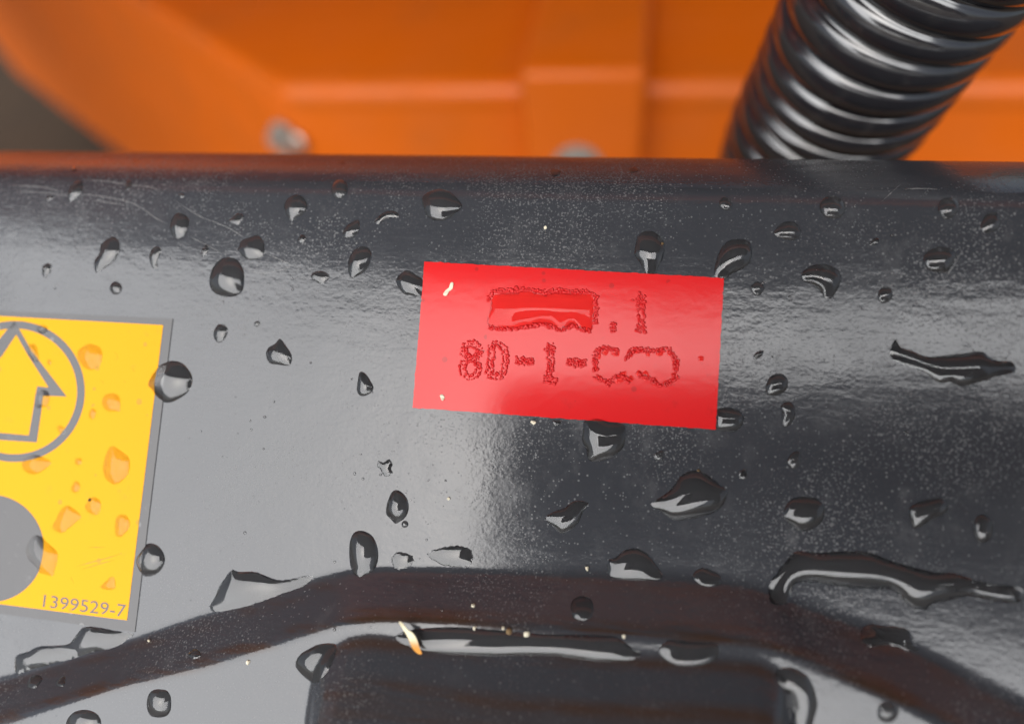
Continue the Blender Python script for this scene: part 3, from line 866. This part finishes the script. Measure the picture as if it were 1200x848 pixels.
 ('big angular clear drop on the lower yellow', Y2([(215, 185), (250, 195), (300, 245), (270, 275), (225, 315), (190, 335), (140, 305), (160, 260), (180, 215)]), 36, dict(lift=DEC_T)),
 ('clear drop with a black fleck beside the big angular drop', Y2([(320, 175), (355, 140), (395, 160), (400, 200), (375, 240), (330, 225), (312, 200)]), 42, dict(lift=DEC_T)),
 ('pear shaped clear drop near the yellow\'s right edge', Y2([(475, 250), (510, 230), (540, 245), (552, 290), (530, 330), (495, 355), (470, 335)]), 44, dict(lift=DEC_T)),
 ('large drop half over the printed disc at lower left', Y2([(10, 385), (45, 340), (90, 345), (110, 370), (165, 420), (178, 450), (160, 520), (150, 560), (110, 550), (75, 540), (50, 500), (15, 470), (2, 430)]), 48, dict(lift=DEC_T)),
 ('small three cornered drop above the digits of the number', Y2([(410, 590), (450, 555), (470, 565), (475, 620), (430, 630), (390, 615)]), 38, dict(lift=DEC_T)),
 ('faint tiny drop inside the ring beside the arrow', Y1([(112, 285), (130, 268), (145, 280), (138, 300), (118, 303)]), 35, dict(lift=DEC_T)),
]
PUDDLES = [
 ('long ragged puddle at the right edge under the bright patch', zr(800, 283, [(745, 338), (770, 370), (800, 378), (860, 402), (950, 395), (1045, 385), (1075, 400), (1100, 415), (1160, 420), (1170, 460), (1090, 480), (1050, 495), (980, 508), (940, 495), (900, 495), (850, 460), (790, 440), (745, 420), (725, 395)], 3.0), 44, dict(rough=0.6)),
 ('long curved puddle like a hook above the right part of the step', Q([(400, 238), (480, 242), (560, 237), (650, 240), (720, 265), (800, 290), (880, 310), (960, 315), (1020, 335), (1095, 350), (1190, 365), (1200, 400), (1180, 425), (1095, 415), (1040, 405), (1000, 400), (930, 415), (880, 425), (855, 448), (800, 435), (770, 410), (740, 378), (660, 372), (560, 365), (480, 350), (410, 350), (388, 370), (380, 420), (330, 428), (305, 420), (300, 370), (320, 325), (355, 280)]), 52, dict(rough=0.3)),
 ('pointed grey puddle trapped along the left part of the step', Lr([(205, 130), (250, 145), (340, 145), (400, 165), (470, 190), (560, 185), (630, 165), (685, 165), (690, 185), (620, 240), (500, 280), (360, 330), (230, 368), (105, 385), (70, 350), (110, 290), (130, 235), (165, 185)]), 40, dict(rough=0.4)),
 ('puddle trapped between the yellow decal\'s bottom and the step', K_([(340, 280), (420, 278), (500, 295), (640, 315), (600, 350), (540, 395), (400, 430), (250, 475), (20, 535), (-60, 560), (-60, 450), (20, 420), (80, 390), (240, 380), (290, 330)]), 40, dict(rough=0.4)),
 ('long dark puddle lying against the lower raised block', [(462, 746), (472, 739), (500, 735), (540, 734), (600, 739), (640, 742), (700, 743), (720, 745), (730, 750), (742, 758), (754, 766), (736, 774), (700, 775), (660, 770), (620, 768), (580, 769), (552, 768), (530, 767), (500, 764), (486, 760), (468, 753)], 50, dict(rough=0.2)),
 ('short dark puddle right of the long dark puddle', Mr([(650, 715), (680, 670), (720, 645), (800, 650), (900, 655), (980, 660), (1015, 690), (1010, 740), (960, 780), (880, 800), (780, 800), (700, 770)]), 52),
 ('bright rounded puddle at the raised block\'s left corner', Lr([(720, 568), (815, 568), (812, 640), (775, 720), (700, 800), (640, 770), (590, 720), (578, 680), (605, 630), (660, 595)]), 50),
 ('crescent puddle wrapped round the raised block\'s right corner', Nr([(240, 540), (270, 520), (330, 512), (400, 540), (440, 575), (470, 640), (490, 730), (475, 800), (450, 880), (400, 930), (340, 880), (345, 770), (330, 690), (290, 640), (250, 590)]), 52),
 ('flat dark puddle on the right end of the sloping band', Nr([(745, 285), (800, 262), (880, 272), (940, 275), (1010, 290), (1040, 320), (1060, 370), (1090, 420), (1020, 420), (940, 395), (880, 385), (820, 400), (770, 385), (745, 350)]), 34, dict(rough=0.3)),
]
for lab, pts, th, *kw in DROPS:
    o = water('water_drop', pts, th, **(kw[0] if kw else {}))
    if o: tag(o, lab, 'water drop', 'water drops on the cover and decal')
for lab, pts, th, *kw in PUDDLES:
    o = water('water_puddle', pts, th, hmax=0.0016, **(kw[0] if kw else {}))
    if o: tag(o, lab, 'puddle', 'puddles caught on the cover')
o = water('water_film', zr(520, 330, [(370, 80), (420, 95), (470, 78), (560, 82), (640, 68), (700, 78), (780, 98), (860, 78), (930, 88), (1000, 92), (1080, 84), (1150, 108), (1160, 180), (1155, 280), (1140, 370), (1090, 395), (1040, 385), (1010, 345), (970, 335), (930, 370), (890, 375), (840, 350), (780, 322), (720, 328), (660, 347), (600, 348), (540, 366), (450, 362), (345, 345), (325, 290), (350, 220), (360, 140)], 6.52), 42, RED_T, hmax=0.0011, wet=M_WETRED)
tag(o, 'oblong film of water filling the upper engraving of the red label', 'water film')
for bx, by in ((700, 372), (722, 350), (762, 356), (815, 362), (842, 350), (882, 362), (925, 355), (962, 360), (981, 398), (976, 440), (950, 470), (905, 466),
               (872, 442), (848, 434), (820, 455), (792, 436), (772, 458), (738, 464), (706, 450), (690, 418)):
    o = water('water_bead', circ(480 + bx / 3.158, 300 + by / 3.158, rng.uniform(3.2, 5.6), 8, 0.22), rng.uniform(32, 48), RED_T, wet=M_WETRED)
    tag(o, 'small bead of water in the cluster after the second dash on the red label', 'water bead', 'beads of water clustered on the red label')
o = water('water_drop', [(817, 419), (821, 416.5), (825, 418.5), (824, 423), (819, 423.5)], 45, RED_T, wet=M_WETRED)
tag(o, 'single tiny drop on the red label near its right edge', 'water drop', 'water drops on the cover and decal')

# beads too fine to count
def fine_beads():
    iv = None; V = []; Fc = []
    seg = 10
    pts = []
    while len(pts) < 260:
        x, y = rng.uniform(10, 1190), rng.uniform(218, 745)
        if 470 < x < 860 and 295 < y < 515: continue
        if x < 215 and y > 350: continue
        pts.append((x, y, 0.5 + 1.5 * rng.random() ** 3))
    C = surf([p[0] for p in pts], [p[1] for p in pts])
    for (x, y, rad), c in zip(pts, C):
        b0 = len(V); R_ = rad * PXM; el = rng.uniform(0.75, 1.2)
        for rr, hh in ((1.0, -0.04), (0.86, 0.22), (0.55, 0.46)):
            for k in range(seg):
                a_ = 2 * math.pi * k / seg
                V.append(c + np.array([math.cos(a_) * rr * R_ * el, math.sin(a_) * rr * R_ / el, hh * R_]))
        V.append(c + np.array([0, 0, 0.55 * R_]))
        for i in range(2):
            for k in range(seg):
                j = (k + 1) % seg
                Fc.append((b0 + i * seg + k, b0 + i * seg + j, b0 + (i + 1) * seg + j, b0 + (i + 1) * seg + k))
        for k in range(seg): Fc.append((b0 + 2 * seg + k, b0 + 2 * seg + (k + 1) % seg, b0 + 3 * seg))
    ob = make('fine_droplets', l2w(np.array(V)), Fc, M_WATER, smooth=True)
    return tag(ob, 'fine mist of tiny droplets scattered over the black cover', 'droplets', kind='stuff')


fine_beads()

# ------------------------------------------------------------------ bits lying on the cover
def chip(name, pts, lift, tilt, thick, material, label, cat):
    pa = closed_spline(pts, 2.0)
    P = surf(pa[:, 0], pa[:, 1])
    s = (pa[:, 1] - pa[:, 1].min()) / (np.ptp(pa[:, 1]) + 1e-9)
    top = P + np.stack([0 * s, 0 * s, lift + tilt * (1 - s) + 0.00012 * np.sin(s * 9)], 1); bot = top - np.array([0, 0, thick])
    n = len(pa); tri = geometry.tessellate_polygon([[Vector((x, y, 0)) for x, y in pa]])
    Fc = [tuple(f) for f in tri] + [tuple(n + i for i in f[::-1]) for f in tri] + [(i, (i + 1) % n, n + (i + 1) % n, n + i) for i in range(n)]
    ob = make(name, l2w(np.concatenate([top, bot])), Fc, material)
    bm = bmesh.new(); bm.from_mesh(ob.data); bmesh.ops.recalc_face_normals(bm, faces=bm.faces); bm.to_mesh(ob.data); bm.free()
    return tag(ob, label, cat)


def leaf_material():
    mt, t, b = mat('dry_leaf_fragment', (0.7, 0.6, 0.4), 0.75)
    sep = t.nodes.new('ShaderNodeSeparateXYZ'); t.links.new(coords(t), sep.inputs[0])
    f = ramp(t, sep.outputs[1], -0.0015, 0.0004, 1, 0)
    t.links.new(mixc(t, f, (0.80, 0.72, 0.50), (0.80, 0.34, 0.05)), b.inputs['Base Color'])
    return mt


chip('leaf_fragment', zr(440, 640, [(165, 412), (185, 415), (215, 460), (240, 480), (262, 530), (275, 580), (284, 610), (265, 612), (235, 580), (218, 540), (205, 500), (185, 450)]), 0.0012, 0.0016, 0.00012, leaf_material(),
     'pale slip of dry leaf with orange tip lying in the puddle', 'leaf fragment')
chip('paper_fleck', zr(480, 300, [(127, 146), (135, 128), (148, 118), (155, 100), (164, 102), (160, 122), (148, 132), (140, 148)], 3.158), RED_T + 0.0002, 0.0, 0.00015, M_FIBRE,
     'pale curved fleck on the red label\'s upper left corner', 'fleck')
chip('paper_fleck', zr(480, 300, [(115, 515), (124, 512), (131, 524), (126, 535), (119, 530)], 3.158), RED_T + 0.0002, 0.0, 0.00015, M_FIBRE,
     'smaller pale fleck on the red label\'s lower left corner', 'fleck')


def crumb(cx, cy, r, label, material):
    iv, fc = ico(); r_ = np.random.default_rng(int(cx * 7 + cy))
    V = iv * r * PXM * r_.uniform(0.55, 1.3, (len(iv), 1))
    c = surf(np.array([cx]), np.array([cy]))[0]
    ob = make('debris_crumb', l2w(V + c + np.array([0, 0, r * PXM * 0.5])), fc, material)
    return tag(ob, label, 'crumb', 'crumbs of dirt on the cover')


for cx, cy, r, lab, mm in (
    (597, 739, 3.4, 'brown crumb at the upper rim of the long dark puddle', M_CRUMB),
    (618, 742, 4.2, 'curled tan crumb right of the brown crumb at the puddle rim', M_FIBRE),
    (556, 735, 2.6, 'tiny tan crumb on the puddle rim right of the leaf slip', M_FIBRE),
    (590, 735, 2.0, 'pale speck on the puddle rim beside the brown crumb', M_FIBRE),
    (555, 708, 2.4, 'tan crumb on the dark sloping band above the puddle', M_FIBRE),
    (625, 494.5, 3.4, 'yellowish crumb under the red label\'s bottom edge', M_FIBRE),
    (526, 584, 2.0, 'yellow speck on the bright area right of the almond drop', M_FIBRE),
    (688, 665.5, 2.6, 'white crumb on the step edge left of the dome drop', M_FIBRE),
    (639, 267, 2.0, 'white speck on the cover above the red label', M_FIBRE),
    (175, 750, 2.0, 'white speck on the sloping band right of the decal', M_FIBRE),
    (291, 775, 2.6, 'white speck on the grey strip left of the raised block', M_FIBRE),
    (776, 286, 2.0, 'orange speck on the drop above the red label', M_CRUMB),
    (818, 551, 1.8, 'brown speck on the top rim of the biggest leaf shaped drop', M_CRUMB),
    (106, 585, 2.2, 'black fleck on a clear drop on the yellow', M_BLACK),
    (731, 745, 2.0, 'white speck at the long puddle\'s right end', M_FIBRE)):
    crumb(cx, cy, r, lab, mm)

# ------------------------------------------------------------------ corrugated hose
def build_hose():
    ctrl = np.array([[0.110, 0.005, -0.36], [0.098, 0.034, -0.275], [0.0855, 0.0595, -0.202], [0.0850, 0.0700, -0.176], [0.0852, 0.0800, -0.152],
                     [0.092, 0.0945, -0.125], [0.108, 0.118, -0.098], [0.14, 0.16, -0.075], [0.19, 0.23, -0.06]])
    ctrl = np.array([ctrl[0] * 2 - ctrl[1], *ctrl, ctrl[-1] * 2 - ctrl[-2]])
    pts = []
    for i in range(1, len(ctrl) - 2):
        a, b, c, d = ctrl[i - 1:i + 3]
        for t in np.arange(40) / 40:
            pts.append(0.5 * ((2 * b) + (c - a) * t + (2 * a - 5 * b + 4 * c - d) * t * t + (3 * b - a - 3 * c + d) * t ** 3))
    pts = np.array(pts)
    s = np.r_[0, np.cumsum(np.linalg.norm(np.diff(pts, axis=0), axis=1))]
    pitch, R0, dep = 0.0066, 0.0238, 0.0026
    per = 12; ns = int(s[-1] / pitch * per)
    ss = np.arange(ns) * pitch / per
    ax = np.stack([np.interp(ss, s, pts[:, k]) for k in range(3)], 1)
    tg = np.gradient(ax, axis=0); tg /= np.linalg.norm(tg, axis=1)[:, None]
    ref = np.array([1.0, 0, 0]); nseg = 72
    V = np.zeros((ns, nseg, 3)); ang = np.linspace(0, 2 * math.pi, nseg, endpoint=False)
    for i in range(ns):
        e1 = ref - tg[i] * (ref @ tg[i]); e1 /= np.linalg.norm(e1); ref = e1; e2 = np.cross(tg[i], e1)
        ph = (i % per) / per
        r = R0 - dep * (1 - abs(math.sin(math.pi * ph)) ** 0.42)
        V[i] = ax[i] + r * (np.cos(ang)[:, None] * e1 + np.sin(ang)[:, None] * e2)
    idx = np.arange(ns * nseg).reshape(ns, nseg); nx = np.roll(idx, -1, 1)
    Fc = np.stack([idx[:-1], nx[:-1], nx[1:], idx[1:]], -1).reshape(-1, 4)
    ob = make('corrugated_hose', c2w(V.reshape(-1, 3)), Fc, M_HOSE, smooth=True)
    return tag(ob, 'black corrugated plastic hose rising behind the cover at the right', 'hose')


build_hose()

# ------------------------------------------------------------------ orange machine behind
YW = 0.30
zt = hit_y(480, 100, YW)[2]                          # ledge height
frame_o = bpy.data.objects.new('excavator', None); COL.objects.link(frame_o); frame_o.location = (0.0, YW, zt)
tag(frame_o, 'orange painted excavator bodywork with ledge, bracket and bolts behind the cover', 'excavator')
xL = hit_y(330, 120, YW)[0]; XR = 0.75
cL = hit_z(165, 0, zt)                               # far point of the slanting left edge
dirL = (cL[:2] - np.array([xL, YW])); dirL /= np.linalg.norm(dirL)
farL = np.array([xL, YW]) + dirL * 1.9
V, Fc = prism([(xL, YW), (XR, YW), (XR, YW + 1.2), tuple(farL)], zt - 0.022, zt)
bev(make('ledge_top', V, Fc, M_ORANGE, frame_o), 0.010, 5)
V, Fc = prism([(xL + 0.001, YW + 0.001), (XR, YW + 0.001), (XR, YW + 0.013), (xL + 0.001, YW + 0.013)], zt - 0.42, zt - 0.008)
make('front_plate', V, Fc, M_ORANGE, frame_o)
# rear wall above the ledge
V, Fc = prism([(farL[0] - 0.3, YW + 1.2), (XR, YW + 1.2), (XR, YW + 1.23), (farL[0] - 0.3, YW + 1.23)], zt - 0.2, zt + 0.75)
bev(make('rear_wall', V, Fc, M_ORANGE, frame_o), 0.006)
# bracket block standing proud of the ledge
YB = YW - 0.022
b0 = hit_y(606, 84, YB); b1 = hit_y(760, 84, YB)
V, Fc = prism([(b0[0], YB), (b1[0], YB), (b1[0], YW + 1.199), (b0[0], YW + 1.199)], zt - 0.40, b0[2])
bev(make('bracket_block', V, Fc, M_ORANGE, frame_o), 0.006, 4)
# slanting side plate: its lower edge leaves a dark gap
pn = np.array([-dirL[1] * 1.0, dirL[0] * 1.0, 0.0])
if pn[1] > 0: pn = -pn


def hit_plane(px, py, p0, nrm):
    d = ray_w(px, py); return CAM_W + d * (np.dot(p0 - CAM_W, nrm) / np.dot(d, nrm))


p0 = np.array([xL, YW, zt]) - pn * 0.0065
tA = np.array([p0[0], p0[1], zt + 0.001])
tB = p0 + np.array([dirL[0], dirL[1], 0]) * 1.9; tB[2] = zt + 0.001
LEAN = math.radians(4)
d3 = np.array([dirL[0], dirL[1], 0.0]); pn3 = pn * math.cos(LEAN) - np.array([0, 0, math.sin(LEAN)])
w3 = -pn * math.sin(LEAN) - np.array([0, 0, math.cos(LEAN)])
q0 = hit_plane(34, 90, p0, pn3); q1 = hit_plane(158, 182, p0, pn3)
sa, ta, sb, tb = np.dot(q0 - p0, d3), np.dot(q0 - p0, w3), np.dot(q1 - p0, d3), np.dot(q1 - p0, w3)
tl = lambda s_: max(0.01, ta + (tb - ta) * (s_ - sa) / (sb - sa))        # depth of the plate's lower edge
ends = [0.0, 1.9]
top3 = p0 - np.array([0, 0, 0.011])
sidev, sidef = slab([top3, top3 + d3 * 1.9, top3 + d3 * 1.9 + w3 * tl(1.9), top3 + w3 * tl(0.0)], pn3, -0.008)
bev(make('side_plate', sidev, sidef, M_ORANGE, frame_o), 0.003, 3)


def bolt(name, c, axis, r, h, parent, dome, material):
    a = np.asarray(axis, float); a /= np.linalg.norm(a)
    e1_ = np.cross(a, [0, 0, 1.0]); e1_ /= np.linalg.norm(e1_); e2_ = np.cross(a, e1_)
    rows = []
    seg = 36
    prof = [(r * 1.45, 0), (r * 1.45, h * 0.18), (r * 1.3, h * 0.22), (r * 1.02, h * 0.23)]
    if dome: prof += [(r * math.cos(t), h * 0.25 + h * 0.75 * math.sin(t)) for t in np.linspace(0, 1.45, 8)]
    else: prof += [(r, h * 0.9), (r * 0.86, h), (r * 0.5, h), (r * 0.45, h * 0.8)]
    for k, (rr, hh_) in enumerate(prof):
        ang = np.linspace(0, 2 * math.pi, seg, endpoint=False)
        hexf = np.ones(seg)
        if not dome and k >= 4: hexf = math.cos(math.pi / 6) / np.cos((ang % (math.pi / 3)) - math.pi / 6)
        rows.append(np.asarray(c) + a * hh_ + (rr * hexf)[:, None] * (np.cos(ang)[:, None] * e1_ + np.sin(ang)[:, None] * e2_))
    V = np.concatenate(rows); nr = len(prof); Fc = []
    for i in range(nr - 1):
        for j in range(seg): Fc.append((i * seg + j, i * seg + (j + 1) % seg, (i + 1) * seg + (j + 1) % seg, (i + 1) * seg + j))
    Fc.append(tuple((nr - 1) * seg + j for j in range(seg)))
    ob = make(name, V, Fc, material, parent)
    bm = bmesh.new(); bm.from_mesh(ob.data); bmesh.ops.recalc_face_normals(bm, faces=bm.faces); bm.to_mesh(ob.data); bm.free()
    return ob


bolt('dome_bolt', hit_y(677, 196, YB), (0, -1, 0.0), 0.0105, 0.010, frame_o, True, M_DULLSTEEL)
bolt('hex_bolt', hit_y(347, 168, YW), (-0.25, -1, 0.1), 0.0058, 0.012, frame_o, False, M_ZINC)
bolt('hex_bolt', hit_y(332, 158, YW), (-0.3, -1, 0.1), 0.0062, 0.010, frame_o, False, M_DULLSTEEL)

# ------------------------------------------------------------------ unseen sky blocker, beam and shade slab added overhead; the ground
V, Fc = prism([(-0.9, -0.27), (-0.3, -0.40), (0.15, -0.42), (0.50, -0.36), (1.3, -0.33), (1.3, 1.8), (-0.9, 1.8)], OW[2] + 0.86, OW[2] + 0.92)  # added slab, front edge shaped to darken the cover's upper reflection
bev(make('sky_blocker', V, Fc, M_BLACK, frame_o), 0.02, 3)
for x, y in ((-0.8, 1.7), (1.2, 1.7)):
    V, Fc = prism([(x, y), (x + 0.05, y), (x + 0.05, y + 0.05), (x, y + 0.05)], 0.0, OW[2] + 0.859)
    make('blocker_post', V, Fc, M_BLACK, frame_o)  # posts under the added slab
V, Fc = prism([(-0.6, 0.15), (1.1, 0.15), (1.1, 0.26), (-0.6, 0.26)], OW[2] + 0.42, OW[2] + 0.60)
bev(make('reflection_beam', V, Fc, M_ORANGE, frame_o), 0.012, 3)  # unseen orange beam added for brown reflections in the steps
V, Fc = prism([(-1.7, -0.02), (-0.24, -0.02), (-0.24, 0.9), (-1.7, 0.9)], OW[2] + 0.20, OW[2] + 0.24)
bev(make('shade_slab', V, Fc, M_ORANGE, frame_o), 0.012, 3)  # unseen slab added to shade the side plate

g = 300.0
gr = make('ground', [(-g, -g, 0), (g, -g, 0), (g, g, 0), (-g, g, 0)], [(0, 1, 2, 3)], M_SOIL, origin=(0, 0, 0))
tag(gr, kind='structure')

# ------------------------------------------------------------------ the phone taking the picture (its reflection darkens the cover)
def build_phone():
    x0, x1, y0, y1, rc = -0.045, 0.122, -0.064, 0.0135, 0.011
    pl = []
    for cx, cy, a0 in ((x1 - rc, y1 - rc, 0), (x0 + rc, y1 - rc, 90), (x0 + rc, y0 + rc, 180), (x1 - rc, y0 + rc, 270)):
        for t in np.linspace(0, 90, 8): pl.append((cx + rc * math.cos(math.radians(a0 + t)), cy + rc * math.sin(math.radians(a0 + t))))
    V, Fc = prism(pl, 0.0035, 0.0115)
    ob = make('phone', c2w(np.array(V)), Fc, M_PHONE)
    tag(ob, 'dark phone held over the cover, its lens towards the red label', 'phone')
    a = np.linspace(0, 2 * math.pi, 40, endpoint=False)
    for cx, cy in ((0.0, 0.0), (0.0, -0.02), (-0.018, -0.011)):
        Vr = np.concatenate([np.stack([cx + r * np.cos(a), cy + r * np.sin(a), np.full_like(a, z)], 1) for r, z in ((0.0078, 0.0034), (0.0078, 0.0016), (0.0062, 0.0014), (0.0060, 0.0030))])
        Fr = [(i * 40 + j, i * 40 + (j + 1) % 40, (i + 1) * 40 + (j + 1) % 40, (i + 1) * 40 + j) for i in range(3) for j in range(40)] + [tuple(range(120, 160))]
        make('lens', c2w(Vr), Fr, M_GLASS, ob, smooth=False)


build_phone()


# the hand that holds it
M_GLOVE, _t, _b = mat('grey_work_glove', (0.16, 0.16, 0.17), 0.75)
_bp = N(_t, 'Bump'); _bp.inputs['Distance'].default_value = 0.0006
_t.links.new(noise_n(_t, coords(_t), 700.0, 3), _bp.inputs['Height']); _t.links.new(_bp.outputs[0], _b.inputs['Normal'])
M_SLEEVE, _, _ = mat('dark_jacket_cloth', (0.035, 0.038, 0.048), 0.85)


def skin_mesh(name, nodes, edges, radii, material, parent=None, root=0):
    P = c2w(np.array(nodes)); o0 = P[root]
    me = bpy.data.meshes.new(name); me.from_pydata([tuple(p - o0) for p in P], edges, [])
    ob = bpy.data.objects.new(name, me); COL.objects.link(ob); ob.location = o0
    ob.modifiers.new('skin', 'SKIN'); sub = ob.modifiers.new('sub', 'SUBSURF'); sub.levels = sub.render_levels = 2
    for v, rr in zip(me.skin_vertices[0].data, radii): v.radius = (rr, rr)
    me.skin_vertices[0].data[root].use_root = True
    me.materials.append(material)
    if parent is not None:
        ob.parent = parent; ob.location = Vector(o0) - Vector(parent.location)
    return ob


nodes = [(0.168, -0.055, 0.030), (0.158, -0.045, 0.022), (0.195, -0.085, 0.052)]; edges = [(0, 1), (0, 2)]; radii = [0.021, 0.018, 0.024]
for y, ln, rr in ((0.000, 0.040, 0.0082), (-0.020, 0.046, 0.0086), (-0.040, 0.043, 0.0084), (-0.059, 0.034, 0.0074)):
    b_ = len(nodes)
    nodes += [(0.146, y - 0.004, 0.012), (0.133, y, -0.0045), (0.133 - ln * 0.55, y + 0.002, -0.0062), (0.133 - ln, y + 0.003, -0.0058)]
    edges += [(1, b_), (b_, b_ + 1), (b_ + 1, b_ + 2), (b_ + 2, b_ + 3)]; radii += [rr * 1.08, rr, rr * 0.95, rr * 0.8]
b_ = len(nodes)
nodes += [(0.150, -0.022, 0.036), (0.130, -0.012, 0.026), (0.104, -0.010, 0.0215)]
edges += [(0, b_), (b_, b_ + 1), (b_ + 1, b_ + 2)]; radii += [0.013, 0.0105, 0.0085]
hand = skin_mesh('gloved_hand', nodes, edges, radii, M_GLOVE)
tag(hand, 'grey gloved hand gripping the right end of the phone', 'hand')
skin_mesh('sleeve', [(0.192, -0.082, 0.050), (0.235, -0.13, 0.085), (0.31, -0.22, 0.16), (0.38, -0.32, 0.26)], [(0, 1), (1, 2), (2, 3)], [0.030, 0.037, 0.046, 0.055], M_SLEEVE, hand)
